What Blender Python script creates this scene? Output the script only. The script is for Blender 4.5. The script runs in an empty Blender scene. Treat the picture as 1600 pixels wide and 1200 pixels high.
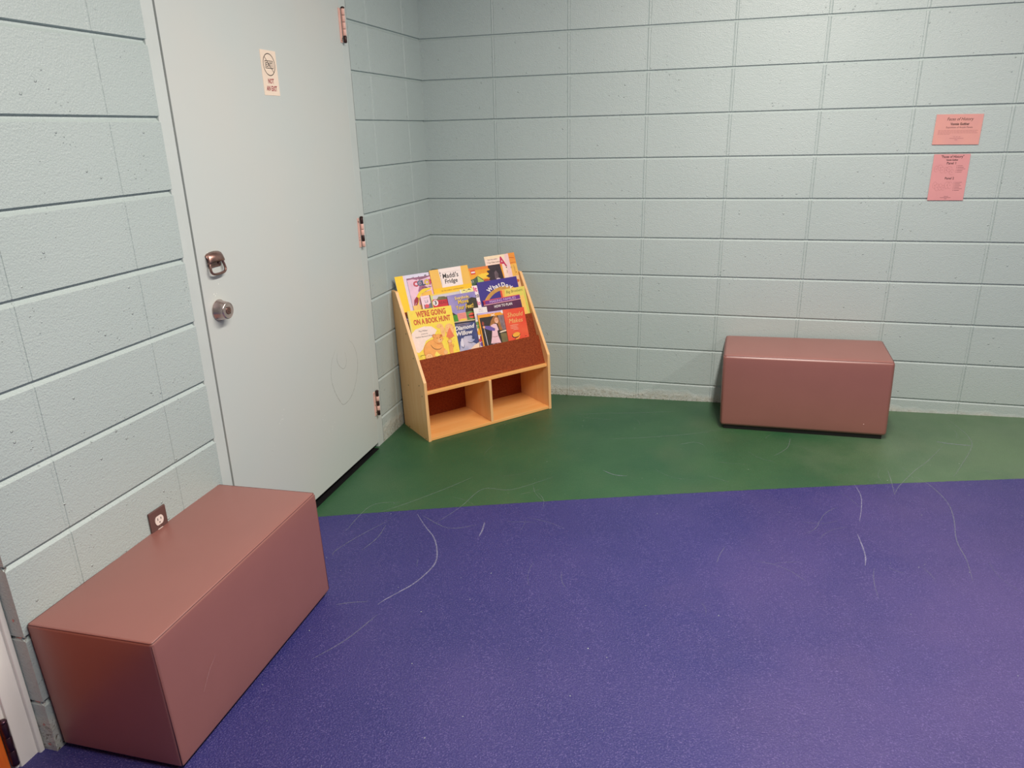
import bpy, bmesh, math, random
from mathutils import Vector, Matrix
random.seed(7)
C = bpy.context.scene.collection
sc = bpy.context.scene

# ------------------------------------------------------------------ camera
cam_d = bpy.data.cameras.new('camera'); cam = bpy.data.objects.new('camera', cam_d); C.objects.link(cam)
cam_d.sensor_width = 36.0; cam_d.lens = 1138.22 / 1600 * 36.0; cam_d.clip_start = 0.05
YAW, PITCH, ROLL = 0.2784, -0.3350, -0.0253
f = Vector((-math.sin(YAW)*math.cos(PITCH), math.cos(YAW)*math.cos(PITCH), math.sin(PITCH)))
rt = Vector((math.cos(YAW), math.sin(YAW), 0)); up = rt.cross(f)
r2 = rt*math.cos(ROLL) + up*math.sin(ROLL); u2 = -rt*math.sin(ROLL) + up*math.cos(ROLL)
M = Matrix((r2, u2, -f)).transposed().to_4x4(); M.translation = Vector((1.5942, -3.9607, 1.4579))
cam.matrix_world = M
sc.camera = cam

# ------------------------------------------------------------------ world, lamps, exposure
w = bpy.data.worlds.new('hall_ambience'); sc.world = w; w.use_nodes = True
w.node_tree.nodes['Background'].inputs[0].default_value = (0.93, 0.97, 1.0, 1)
w.node_tree.nodes['Background'].inputs[1].default_value = 0.11
sc.view_settings.view_transform = 'Standard'; sc.view_settings.look = 'None'
sc.view_settings.gamma = 1.0; sc.view_settings.exposure = 0.0
sc.view_settings.use_curve_mapping = False
CEIL = 2.85
LAMPS = [(1.95, -2.45, 0.16, 2.9, 136.0), (4.4, -2.1, 0.16, 2.2, 46.0)]      # x, y, width, length, watts
for i, (x, y, sx, sy, wt) in enumerate(LAMPS):
    ld = bpy.data.lights.new('ceiling_lamp', 'AREA'); ld.shape = 'RECTANGLE'; ld.size = sx; ld.size_y = sy
    ld.energy = wt; ld.color = (1.0, 0.90, 0.82)
    lo = bpy.data.objects.new('ceiling_lamp', ld); C.objects.link(lo); lo.location = (x, y, CEIL - 0.10)

# ------------------------------------------------------------------ helpers
def srgb(r, g, b):
    def l(c):
        c /= 255.0
        return c/12.92 if c <= 0.04045 else ((c+0.055)/1.055)**2.4
    return (l(r), l(g), l(b), 1)

MATS = {}
def mat(name, col, rough=0.6, metal=0.0, spec=0.5, var=0.0, scale=20.0, bump=0.0, bscale=200.0, bdist=0.001, stretch=None, col2=None):
    """procedural principled material: colour varied by noise, optional fine bump"""
    if name in MATS: return MATS[name]
    m = bpy.data.materials.new(name); m.use_nodes = True; MATS[name] = m
    nt = m.node_tree; N = nt.nodes; L = nt.links; b = N['Principled BSDF']
    b.inputs['Roughness'].default_value = rough; b.inputs['Metallic'].default_value = metal
    b.inputs['Specular IOR Level'].default_value = spec
    tc = N.new('ShaderNodeTexCoord'); mp = N.new('ShaderNodeMapping'); L.new(tc.outputs['Object'], mp.inputs[0])
    if stretch: mp.inputs['Scale'].default_value = stretch
    nz = N.new('ShaderNodeTexNoise'); nz.inputs['Scale'].default_value = scale; nz.inputs['Detail'].default_value = 4
    L.new(mp.outputs[0], nz.inputs[0])
    mx = N.new('ShaderNodeMix'); mx.data_type = 'RGBA'
    c2 = col2 if col2 else tuple(max(0, c*(1-var)) for c in col[:3]) + (1,)
    c1 = col if col2 else tuple(min(1, c*(1+var)) for c in col[:3]) + (1,)
    mx.inputs[6].default_value = c1; mx.inputs[7].default_value = c2
    rm = N.new('ShaderNodeMapRange'); rm.inputs[1].default_value = 0.3; rm.inputs[2].default_value = 0.7
    L.new(nz.outputs[0], rm.inputs[0]); L.new(rm.outputs[0], mx.inputs[0])
    L.new(mx.outputs[2], b.inputs['Base Color'])
    if bump > 0:
        bn = N.new('ShaderNodeTexNoise'); bn.inputs['Scale'].default_value = bscale; bn.inputs['Detail'].default_value = 3
        L.new(mp.outputs[0], bn.inputs[0])
        bp = N.new('ShaderNodeBump'); bp.inputs['Strength'].default_value = bump; bp.inputs['Distance'].default_value = bdist
        L.new(bn.outputs[0], bp.inputs['Height']); L.new(bp.outputs[0], b.inputs['Normal'])
    return m

def link(name, bm, mats, parent=None, smooth=False, M=None):
    me = bpy.data.meshes.new(name); bm.normal_update(); bm.to_mesh(me); bm.free()
    for m in (mats if isinstance(mats, (list, tuple)) else [mats]): me.materials.append(m)
    if smooth:
        for p in me.polygons: p.use_smooth = True
    o = bpy.data.objects.new(name, me); C.objects.link(o)
    if parent: o.parent = parent
    if M is not None: o.matrix_world = M
    return o
def tag(o, label, cat, group=None):
    o['label'] = label; o['category'] = cat
    if group: o['group'] = group
    return o
def struct(o): o['kind'] = 'structure'; return o
def empty(name, M):
    o = bpy.data.objects.new(name, None); C.objects.link(o); o.empty_display_size = 0.1; o.matrix_world = M; return o

def box(bm, a, b, mi=0, M=None, bev=0.0, seg=2):
    a = Vector(a); b = Vector(b)
    vs = [bm.verts.new((x, y, z)) for x in (a.x, b.x) for y in (a.y, b.y) for z in (a.z, b.z)]
    fs = []
    for idx in ((0,1,3,2), (4,6,7,5), (0,4,5,1), (2,3,7,6), (0,2,6,4), (1,5,7,3)):
        fc = bm.faces.new([vs[i] for i in idx]); fc.material_index = mi; fs.append(fc)
    if bev > 0:
        es = set(e for fc in fs for e in fc.edges)
        r = bmesh.ops.bevel(bm, geom=list(es), offset=bev, segments=seg, affect='EDGES', profile=0.5)
        for fc in r['faces']: fc.material_index = mi
        vs = list(set(v for fc in r['faces'] for v in fc.verts) | set(v for v in vs if v.is_valid))
    if M is not None:
        for v in vs:
            if v.is_valid: v.co = M @ v.co
    return vs
def poly(bm, pts, z, mi=0, M=None):
    vs = [bm.verts.new((p[0], p[1], z)) for p in pts]
    if M is not None:
        for v in vs: v.co = M @ v.co
    fc = bm.faces.new(vs); fc.material_index = mi
    fc.normal_update()
    return fc
def prism(bm, prof, x0, x1, mi=0):
    """profile in (y,z) extruded along x"""
    A = [bm.verts.new((x0, p[0], p[1])) for p in prof]; B = [bm.verts.new((x1, p[0], p[1])) for p in prof]
    n = len(prof)
    for fc in [bm.faces.new(A[::-1]), bm.faces.new(B)] + [bm.faces.new((A[i], A[(i+1) % n], B[(i+1) % n], B[i])) for i in range(n)]:
        fc.material_index = mi
    bmesh.ops.recalc_face_normals(bm, faces=bm.faces[:])
def tube(bm, pts, r, seg=8, closed=False, mi=0):
    pts = [Vector(p) for p in pts]; n = len(pts); rings = []
    prev = None
    for i, p in enumerate(pts):
        if closed: t = pts[(i+1) % n] - pts[i-1]
        else: t = pts[min(i+1, n-1)] - pts[max(i-1, 0)]
        t.normalize()
        a = prev if prev is not None else (Vector((0, 0, 1)) if abs(t.z) < 0.9 else Vector((1, 0, 0)))
        nn = (a - t*a.dot(t)).normalized(); prev = nn; bb = t.cross(nn)
        rr = r[i] if isinstance(r, (list, tuple)) else r
        rings.append([bm.verts.new(p + (nn*math.cos(2*math.pi*k/seg) + bb*math.sin(2*math.pi*k/seg))*rr) for k in range(seg)])
    for i in range(n if closed else n-1):
        A = rings[i]; B = rings[(i+1) % n]
        for k in range(seg):
            fc = bm.faces.new((A[k], A[(k+1) % seg], B[(k+1) % seg], B[k])); fc.material_index = mi; fc.smooth = True
    if not closed:
        bm.faces.new(rings[0][::-1]).material_index = mi; bm.faces.new(rings[-1]).material_index = mi
def lathe(bm, prof, seg=32, M=None, mi=0):
    """profile of (radius, height) around local z"""
    rings = []
    for r, h in prof:
        rings.append([bm.verts.new((r*math.cos(2*math.pi*k/seg), r*math.sin(2*math.pi*k/seg), h)) for k in range(seg)])
    for A, B in zip(rings, rings[1:]):
        for k in range(seg):
            fc = bm.faces.new((A[k], A[(k+1) % seg], B[(k+1) % seg], B[k])); fc.material_index = mi; fc.smooth = True
    for R_, rev in ((rings[0], True), (rings[-1], False)):
        fc = bm.faces.new(R_[::-1] if rev else R_); fc.material_index = mi
    if M is not None:
        for R_ in rings:
            for v in R_: v.co = M @ v.co
def ribbon(bm, pts, wd, z, mi=0, M=None):
    """thin flat stroke through 2D points, tapering at its ends; smoothed"""
    P = [Vector(p) for p in pts]
    Q = []
    n = len(P)
    for i in range(n-1):
        p0 = P[max(i-1, 0)]; p1 = P[i]; p2 = P[i+1]; p3 = P[min(i+2, n-1)]
        for k in range(5):
            t = k/5.0
            Q.append(0.5*((2*p1) + (p2-p0)*t + (2*p0-5*p1+4*p2-p3)*t*t + (3*p1-p0-3*p2+p3)*t**3))
    Q.append(P[-1]); L_ = []; R_ = []
    m = len(Q)
    for i, q in enumerate(Q):
        t = (Q[min(i+1, m-1)] - Q[max(i-1, 0)])
        if t.length < 1e-9: t = Vector((1, 0))
        t.normalize(); nn = Vector((-t.y, t.x)); k = wd*0.5*min(1.0, 0.35 + 3*min(i, m-1-i)/m)
        for side, S in ((1, L_), (-1, R_)):
            v = bm.verts.new((q.x + nn.x*k*side, q.y + nn.y*k*side, z))
            if M is not None: v.co = M @ v.co
            S.append(v)
    for i in range(m-1):
        fc = bm.faces.new((R_[i], R_[i+1], L_[i+1], L_[i])); fc.material_index = mi

def text(bm, s, x, y, size, z, mi=0, width=None, align='CENTER', shear=0.0, bold=0.0, rot=0.0, M=None, spacing=1.0):
    """flat lettering; x,y is the centre (or left end) of the baseline"""
    cu = bpy.data.curves.new('t', 'FONT'); cu.body = s; cu.size = size; cu.shear = shear; cu.offset = bold
    cu.space_character = spacing; cu.resolution_u = 2
    to = bpy.data.objects.new('t', cu); C.objects.link(to)
    dg = bpy.context.evaluated_depsgraph_get()
    me = bpy.data.meshes.new_from_object(to.evaluated_get(dg))
    bpy.data.objects.remove(to); bpy.data.curves.remove(cu)
    xs = [v.co.x for v in me.vertices]
    if not xs: return
    a, b = min(xs), max(xs); k = (width/(b-a)) if width else 1.0
    c, sn = math.cos(rot), math.sin(rot)
    n0 = len(bm.verts); nf = len(bm.faces)
    bm.from_mesh(me); bm.verts.ensure_lookup_table(); bm.faces.ensure_lookup_table()
    for v in bm.verts[n0:]:
        px = (v.co.x - (a+b)/2)*k if align == 'CENTER' else (v.co.x - a)*k
        py = v.co.y
        v.co = Vector((x + px*c - py*sn, y + px*sn + py*c, z))
        if M is not None: v.co = M @ v.co
    for fc in bm.faces[nf:]: fc.material_index = mi
    bpy.data.meshes.remove(me)

# sloping floor: z = FA + FB x + FC y
FA, FB, FC = -0.0387, 0.0223, 0.0090
def fz(x, y): return FA + FB*x + FC*y
FN = Vector((-FB, -FC, 1)).normalized()
def frame(x, y, yaw, h=0.0):
    e = Vector((math.cos(yaw), math.sin(yaw), 0)); e = (e - FN*e.dot(FN)).normalized(); g = FN.cross(e)
    Mx = Matrix((e, g, FN)).transposed().to_4x4(); Mx.translation = Vector((x, y, fz(x, y))) + FN*h
    return Mx

# ------------------------------------------------------------------ materials of the setting
def wall_material(name, z_dirt=0.018):
    m = bpy.data.materials.new(name); m.use_nodes = True
    nt = m.node_tree; N = nt.nodes; L = nt.links; b = N['Principled BSDF']
    g = N.new('ShaderNodeNewGeometry'); sep = N.new('ShaderNodeSeparateXYZ'); L.new(g.outputs['Position'], sep.inputs[0])
    def noise(s, d=3, r=0.5):
        n = N.new('ShaderNodeTexNoise'); n.inputs['Scale'].default_value = s; n.inputs['Detail'].default_value = d
        n.inputs['Roughness'].default_value = r; L.new(g.outputs['Position'], n.inputs[0]); return n.outputs[0]
    def rng(v, a, b_, c=0.0, d=1.0):
        n = N.new('ShaderNodeMapRange'); n.inputs[1].default_value = a; n.inputs[2].default_value = b_
        n.inputs[3].default_value = c; n.inputs[4].default_value = d; L.new(v, n.inputs[0]); return n.outputs[0]
    def mth(op, a, b_):
        n = N.new('ShaderNodeMath'); n.operation = op
        for i, v in enumerate((a, b_)):
            if isinstance(v, (int, float)): n.inputs[i].default_value = v
            else: L.new(v, n.inputs[i])
        return n.outputs[0]
    def mix(fac, a, b_):
        n = N.new('ShaderNodeMix'); n.data_type = 'RGBA'
        if isinstance(fac, float): n.inputs[0].default_value = fac
        else: L.new(fac, n.inputs[0])
        for i, v in ((6, a), (7, b_)):
            if isinstance(v, tuple): n.inputs[i].default_value = v
            else: L.new(v, n.inputs[i])
        return n.outputs[2]
    paint = mix(rng(noise(1.6, 3), 0.3, 0.7), WALL_A, WALL_B)
    # dirty, thickly repainted band at the foot of the wall
    edge = mth('SUBTRACT', mth('ADD', mth('MULTIPLY', noise(9, 3), 0.06), z_dirt), sep.outputs[2])
    band = rng(edge, 0.0, 0.03)
    dirt = mix(rng(noise(45, 4, 0.6), 0.42, 0.62), srgb(204, 206, 198), srgb(188, 182, 166))
    c1 = mix(mth('MULTIPLY', band, 0.60), paint, dirt)
    low = rng(mth('SUBTRACT', 0.012, sep.outputs[2]), -0.03, 0.03)
    spk = mth('MULTIPLY', rng(noise(120, 2), 0.60, 0.66), low)
    c2 = mix(spk, c1, srgb(92, 82, 62))
    L.new(c2, b.inputs['Base Color'])
    b.inputs['Roughness'].default_value = 0.36; b.inputs['Specular IOR Level'].default_value = 0.5
    # roller texture, pocks and the lumpy band
    vo = N.new('ShaderNodeTexVoronoi'); vo.inputs['Scale'].default_value = 26; L.new(g.outputs['Position'], vo.inputs[0])
    sel = mth('MULTIPLY', rng(vo.outputs['Distance'], 0.07, 0.11, 1, 0), rng(noise(5, 2), 0.52, 0.58))
    vb = N.new('ShaderNodeTexVoronoi'); vb.inputs['Scale'].default_value = 60; L.new(g.outputs['Position'], vb.inputs[0])
    sel2 = mth('MULTIPLY', rng(vb.outputs['Distance'], 0.08, 0.14, 1, 0), rng(noise(9, 2), 0.55, 0.6))
    lump = mth('MULTIPLY', noise(32, 4, 0.65), mth('MULTIPLY', band, 3.0))
    h = mth('ADD', mth('ADD', mth('MULTIPLY', noise(190, 3, 0.6), 0.95), mth('MULTIPLY', noise(60, 3), 0.45)),
            mth('ADD', mth('MULTIPLY', mth('ADD', sel, mth('MULTIPLY', sel2, 0.7)), 1.3), lump))
    bp = N.new('ShaderNodeBump'); bp.inputs['Strength'].default_value = 0.8; bp.inputs['Distance'].default_value = 0.0026
    L.new(h, bp.inputs['Height']); L.new(bp.outputs[0], b.inputs['Normal'])
    return m
WALL_A = srgb(183, 197, 195); WALL_B = srgb(177, 192, 190)
M_wall = wall_material('painted_block')
M_chip = mat('old_pink_paint', srgb(214, 150, 142), 0.6, var=0.15, scale=90)
M_frame = mat('frame_paint', srgb(196, 206, 203), 0.42, var=0.03, scale=6, bump=0.15, bscale=90)
M_door = mat('door_paint', srgb(196, 206, 203), 0.40, col2=srgb(201, 206, 201), scale=2.2, bump=0.12, bscale=60)
M_black = mat('black_void', (0.004, 0.004, 0.004, 1), 0.8, var=0.1)
M_ceil = mat('ceiling_paint', srgb(225, 225, 218), 0.8, var=0.03)

def floor_material():
    m = bpy.data.materials.new('painted_floor'); m.use_nodes = True
    nt = m.node_tree; N = nt.nodes; L = nt.links; b = N['Principled BSDF']
    g = N.new('ShaderNodeNewGeometry'); sep = N.new('ShaderNodeSeparateXYZ'); L.new(g.outputs['Position'], sep.inputs[0])
    def noise(s, d=3, r=0.5, vec=None):
        n = N.new('ShaderNodeTexNoise'); n.inputs['Scale'].default_value = s; n.inputs['Detail'].default_value = d
        n.inputs['Roughness'].default_value = r; L.new(vec or g.outputs['Position'], n.inputs[0]); return n.outputs[0]
    def rng(v, a, b_, c=0.0, d=1.0):
        n = N.new('ShaderNodeMapRange'); n.inputs[1].default_value = a; n.inputs[2].default_value = b_
        n.inputs[3].default_value = c; n.inputs[4].default_value = d; L.new(v, n.inputs[0]); return n.outputs[0]
    def mth(op, a, b_):
        n = N.new('ShaderNodeMath'); n.operation = op
        for i, v in enumerate((a, b_)):
            if isinstance(v, (int, float)): n.inputs[i].default_value = v
            else: L.new(v, n.inputs[i])
        return n.outputs[0]
    def mix(fac, a, b_):
        n = N.new('ShaderNodeMix'); n.data_type = 'RGBA'
        if isinstance(fac, float): n.inputs[0].default_value = fac
        else: L.new(fac, n.inputs[0])
        for i, v in ((6, a), (7, b_)):
            if isinstance(v, tuple): n.inputs[i].default_value = v
            else: L.new(v, n.inputs[i])
        return n.outputs[2]
    x, y = sep.outputs[0], sep.outputs[1]
    # painted boundary: a very slight curve across the room
    line = mth('ADD', mth('ADD', mth('MULTIPLY', mth('MULTIPLY', x, x), -0.0162), mth('MULTIPLY', x, 0.3504)), -1.6051)
    line = mth('ADD', line, mth('MULTIPLY', mth('SUBTRACT', noise(60, 2), 0.5), 0.006))
    isg = rng(mth('SUBTRACT', y, line), -0.0015, 0.0015)
    green = mix(rng(noise(3.0, 4, 0.6), 0.35, 0.65), GREEN_A, GREEN_B)
    purple = mix(rng(noise(2.2, 4, 0.6), 0.35, 0.65), PURP_A, PURP_B)
    # fine pale wear on the crests of the texture
    fine = noise(260, 3, 0.7)
    purple = mix(mth('MULTIPLY', rng(fine, 0.54, 0.68), 0.60), purple, PURP_C)
    wearp = mth('MULTIPLY', rng(noise(1.1, 3), 0.5, 0.75), 0.12)
    purple = mix(wearp, purple, srgb(104, 84, 130))
    green = mix(mth('MULTIPLY', rng(fine, 0.58, 0.72), 0.20), green, srgb(120, 142, 112))
    green = mix(mth('MULTIPLY', rng(noise(1.7, 3), 0.52, 0.75), 0.30), green, srgb(96, 104, 74))
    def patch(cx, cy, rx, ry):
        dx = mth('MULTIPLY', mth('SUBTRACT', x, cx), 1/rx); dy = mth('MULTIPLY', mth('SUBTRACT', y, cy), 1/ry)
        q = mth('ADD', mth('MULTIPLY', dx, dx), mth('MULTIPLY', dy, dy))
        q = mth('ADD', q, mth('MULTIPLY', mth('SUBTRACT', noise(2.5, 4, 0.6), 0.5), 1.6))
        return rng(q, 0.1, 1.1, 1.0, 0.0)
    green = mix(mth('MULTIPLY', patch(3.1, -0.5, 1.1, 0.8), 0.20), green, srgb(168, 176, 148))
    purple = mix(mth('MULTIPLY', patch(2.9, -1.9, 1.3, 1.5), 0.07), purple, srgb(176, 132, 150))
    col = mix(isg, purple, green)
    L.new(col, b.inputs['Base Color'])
    b.inputs['Specular IOR Level'].default_value = 0.5
    rg = mth('ADD', mth('MULTIPLY', isg, -0.06), rng(noise(4, 3), 0.3, 0.7, 0.40, 0.50)); L.new(rg, b.inputs['Roughness'])
    h = mth('ADD', mth('MULTIPLY', noise(200, 3, 0.65), mth('ADD', mth('MULTIPLY', isg, -1.0), 1.6)), mth('MULTIPLY', noise(30, 2), 0.25))
    bp = N.new('ShaderNodeBump'); bp.inputs['Strength'].default_value = 0.85; bp.inputs['Distance'].default_value = 0.0026
    L.new(h, bp.inputs['Height']); L.new(bp.outputs[0], b.inputs['Normal'])
    return m
GREEN_A = srgb(40, 84, 54); GREEN_B = srgb(50, 92, 58)
PURP_A = srgb(42, 42, 108); PURP_B = srgb(50, 47, 114); PURP_C = srgb(128, 116, 176)
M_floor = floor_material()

# ------------------------------------------------------------------ walls of stack-bonded block
ZJ = [0.0913, 0.2908, 0.4935, 0.6988, 0.8985, 1.1012, 1.3063, 1.5139, 1.7186, 1.9217, 2.125, 2.328, 2.531, 2.734]
BEAD = ((-1.0, 0.0), (-0.82, 0.9), (-0.55, 0.30), (0, 0.0), (0.55, 0.30), (0.82, 0.9), (1.0, 0.0))   # flush bead with a fine line each side
SYM = ((-1.0, 0.0), (-0.72, 0.62), (-0.35, 0.93), (0, 1.0), (0.35, 0.93), (0.72, 0.62), (1.0, 0.0))
RAKED = ((-1.15, 0.0), (-0.15, 0.92), (0.15, 1.0), (0.70, 1.0), (0.90, 0.75), (1.0, 0.0))   # sloping lower lip, sharp upper lip
def groove_lines(lo, hi, joints, hw, PROF=SYM):
    s = {round(lo, 5): 0.0, round(hi, 5): 0.0}
    for j in joints:
        for k, d in PROF:
            p = j + k*hw
            if lo - 1e-6 <= p <= hi + 1e-6: s[round(p, 5)] = d
    return sorted(s.items())
def block_face(bm, u0, u1, uj, z0, z1, dh, dv, hwh, hwv, place):
    U = groove_lines(u0, u1, uj, hwv, BEAD); Z = groove_lines(z0, z1, [z for z in ZJ if z0 < z < z1], hwh, RAKED)
    
    G = [[bm.verts.new(place(u, z, max(dh*dz, dv*du))) for u, du in U] for z, dz in Z]
    for i in range(len(Z)-1):
        for j in range(len(U)-1):
            bm.faces.new((G[i][j], G[i][j+1], G[i+1][j+1], G[i+1][j]))
XJ = [0.4039, 0.8038, 1.2048, 1.6112, 2.0216, 2.4267, 2.8315] + [2.8315 + 0.4064*k for k in range(1, 10)]
bm = bmesh.new()
block_face(bm, -0.01, 6.5, XJ, -0.10, CEIL, 0.0075, 0.0034, 0.0062, 0.0078, lambda u, z, d: (u, d, z))
box(bm, (-0.3, 0.02, -0.10), (6.5, 0.2, CEIL))
bmesh.ops.recalc_face_normals(bm, faces=bm.faces[:])
struct(link('wall_back', bm, M_wall))

DT = 2.085       # top of door leaf
bm = bmesh.new()
pl = lambda u, z, d: (-d, u, z)
block_face(bm, -2.845, -2.052, [-2.2538, -2.6572], -0.12, CEIL, 0.0095, 0.0018, 0.0085, 0.0072, pl)
block_face(bm, -0.815, 0.006, [-0.2194, -0.6259], -0.10, CEIL, 0.0080, 0.0024, 0.0072, 0.0070, pl)
block_face(bm, -2.052, -0.815, [-1.03, -1.44, -1.85], DT + 0.055, CEIL, 0.0075, 0.0022, 0.0070, 0.0045, pl)
block_face(bm, -0.045, 0.0, [], -0.12, CEIL, 0.006, 0.0, 0.006, 0.004, lambda u, z, d: (u, -2.845 + d, z))
for y0, y1, z0 in ((-2.83, -2.052, -0.12), (-0.815, -0.02, -0.12), (-2.052, -0.815, DT + 0.055)):
    box(bm, (-0.19, y0, z0), (-0.012, y1, CEIL))
bmesh.ops.recalc_face_normals(bm, faces=bm.faces[:])
wl = struct(link('wall_left', bm, [M_wall, M_chip]))
# chips of old pink paint on the arris of the outer corner
bm = bmesh.new()
for z, l in ((0.288, 0.028), (0.0905, 0.024), (-0.045, 0.012), (0.02, 0.008), (0.345, 0.007)):
    n = 9; pts = []
    for k in range(n):
        a = 2*math.pi*k/n; rr = 1 + 0.35*random.uniform(-1, 1)
        pts.append((-0.020 + 0.5*l*rr*math.cos(a), z + 0.0045*rr*math.sin(a)))
    vs = [bm.verts.new((p[0], -2.8455 + (0.0045 if l > 0.02 else 0), p[1])) for p in pts]; bm.faces.new(vs)
link('paint_chips', bm, M_chip, wl)
# added unseen black box behind the door, blocks world light under the leaf
bm = bmesh.new()
for a, b in (((-0.75, -2.2, -0.12), (-0.70, -0.6, 2.3)), ((-0.75, -2.2, -0.12), (-0.19, -2.15, 2.3)), ((-0.75, -0.65, -0.12), (-0.19, -0.6, 2.3)), ((-0.75, -2.2, 2.25), (-0.19, -0.6, 2.3))):
    box(bm, a, b)
struct(link('door_light_blocker', bm, M_black))

# ceiling
bm = bmesh.new(); box(bm, (-0.8, -5.2, CEIL), (6.6, 0.2, CEIL + 0.1)); struct(link('ceiling', bm, M_ceil))

# floor
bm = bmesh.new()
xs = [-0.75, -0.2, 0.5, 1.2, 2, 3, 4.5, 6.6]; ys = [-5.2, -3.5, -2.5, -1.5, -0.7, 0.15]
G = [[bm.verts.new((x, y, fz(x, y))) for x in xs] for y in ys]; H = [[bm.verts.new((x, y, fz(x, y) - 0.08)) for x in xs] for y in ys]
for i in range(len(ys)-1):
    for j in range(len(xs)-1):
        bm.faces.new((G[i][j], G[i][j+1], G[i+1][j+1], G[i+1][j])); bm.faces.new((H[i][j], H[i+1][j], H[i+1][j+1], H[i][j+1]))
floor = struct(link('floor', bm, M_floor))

SCR = {'arc': [[0.462, -1.485], [0.531, -1.571], [0.599, -1.647], [0.648, -1.739], [0.669, -1.814], [0.66, -1.886], [0.639, -1.954], [0.605, -2.014], [0.578, -2.06], [0.567, -2.088]],
 'v': [[0.76, -1.497], [0.769, -1.551], [0.772, -1.604]], 'l1': [[0.37, -1.55], [0.298, -1.696], [0.259, -1.807], [0.264, -1.842]],
 'l2': [[0.302, -1.498], [0.39, -1.398], [0.508, -1.239], [0.587, -1.116]], 'l3': [[0.565, -1.544], [0.622, -1.394], [0.667, -1.223], [0.794, -1.206], [0.948, -1.053]],
 'l4': [[0.349, -1.405], [0.237, -1.455], [0.228, -1.67]], 'r1': [[2.221, -0.901], [2.23, -1.003], [2.215, -1.114], [2.192, -1.22]],
 'r2': [[2.17, -1.319], [2.174, -1.408], [2.173, -1.473], [2.163, -1.532]], 'r3': [[2.379, -0.737], [2.374, -0.831], [2.363, -0.967]],
 'r3b': [[2.363, -0.967], [2.395, -0.887], [2.492, -0.717], [2.567, -0.606], [2.678, -0.411]],
 'r4': [[2.478, -0.782], [2.521, -0.864], [2.548, -0.999], [2.538, -1.13], [2.505, -1.3], [2.503, -1.428], [2.487, -1.559]],
 'r5': [[2.654, -0.378], [2.696, -0.393], [2.748, -0.399], [2.799, -0.406]], 'r6': [[2.773, -0.076], [2.799, -0.198], [2.81, -0.314], [2.787, -0.429], [2.683, -0.652], [2.632, -0.755]],
 'b1': [[0.426, -2.117], [0.465, -2.098], [0.527, -2.078]], 'g1': [[0.907, -0.299], [1.042, -0.259], [1.246, -0.219], [1.448, -0.169]],
 'g2': [[1.095, -0.601], [1.282, -0.555], [1.466, -0.492], [1.621, -0.427]], 'g3': [[1.156, -0.95], [1.213, -0.986], [1.271, -0.989]],
 'g4': [[1.999, -0.446], [1.976, -0.564], [1.913, -0.662]], 'g5': [[1.473, -0.61], [1.548, -0.567], [1.594, -0.598]],
 'l5': [[0.369, -1.592], [0.378, -1.69], [0.358, -1.788]], 'l6': [[0.485, -2.379], [0.546, -2.276], [0.59, -2.136]], 'p1': [[0.487, -1.491], [0.629, -1.568], [0.735, -1.522]],
 'r7': [[2.214, -0.232], [2.322, -0.101], [2.383, -0.02]]}
def scuff_mat(name, col, alpha):
    m = mat(name, col, 0.6, var=0.1, scale=60)
    nt = m.node_tree; N = nt.nodes; L = nt.links
    n = N.new('ShaderNodeTexNoise'); n.inputs['Scale'].default_value = 150
    g = N.new('ShaderNodeNewGeometry'); L.new(g.outputs['Position'], n.inputs[0])
    r = N.new('ShaderNodeMapRange'); r.inputs[1].default_value = 0.35; r.inputs[2].default_value = 0.65
    r.inputs[3].default_value = alpha*0.35; r.inputs[4].default_value = alpha; L.new(n.outputs[0], r.inputs[0])
    L.new(r.outputs[0], N['Principled BSDF'].inputs['Alpha'])
    return m
M_scuff = scuff_mat('pale_scuff', srgb(160, 160, 186), 0.62)
M_scuff2 = scuff_mat('faint_scuff', srgb(146, 154, 160), 0.40)
Mfl = frame(0, 0, 0)
def to_floor(p):  # world xy -> floor-frame xy
    v = Mfl.inverted() @ Vector((p[0], p[1], fz(*p))); return (v.x, v.y)
bm = bmesh.new()
strong = {'arc': 0.0055, 'v': 0.006, 'r5': 0.006, 'r1': 0.0035, 'r2': 0.0045, 'g3': 0.0035}
for k, pts in SCR.items():
    ribbon(bm, [to_floor(p) for p in pts], strong.get(k, 0.0036), 0.0006, 0 if k in strong else 1, Mfl)
rs = random.Random(11)
for k in range(60):
    x, y = rs.uniform(0.3, 3.2), rs.uniform(-1.9, -0.15)
    a = rs.uniform(0, 6.28); l = rs.uniform(0.02, 0.22); cv = rs.uniform(-0.35, 0.35)
    pts = []
    for t in range(4):
        pts.append((x, y)); x += math.cos(a)*l/3; y += math.sin(a)*l/3; a += cv
    if min(p[1] for p in pts) < -2.2 or max(p[1] for p in pts) > -0.05 or min(p[0] for p in pts) < 0.1: continue
    ribbon(bm, [to_floor(p) for p in pts], rs.uniform(0.0012, 0.0022), 0.0006, 1, Mfl)
link('floor_scratches', bm, [M_scuff, M_scuff2], floor)
# paint flecks
bm = bmesh.new()
for k in range(110):
    x, y = rs.uniform(0.15, 3.3), rs.uniform(-3.2, -0.1); r = rs.uniform(0.0009, 0.0021)
    c = to_floor((x, y)); n = 6
    poly(bm, [(c[0] + r*rs.uniform(.6, 1.3)*math.cos(2*math.pi*i/n), c[1] + r*rs.uniform(.6, 1.3)*math.sin(2*math.pi*i/n)) for i in range(n)], 0.0007, 0, Mfl)
link('paint_flecks', bm, mat('fleck', srgb(180, 195, 185), 0.6, var=0.1), floor)

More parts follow.
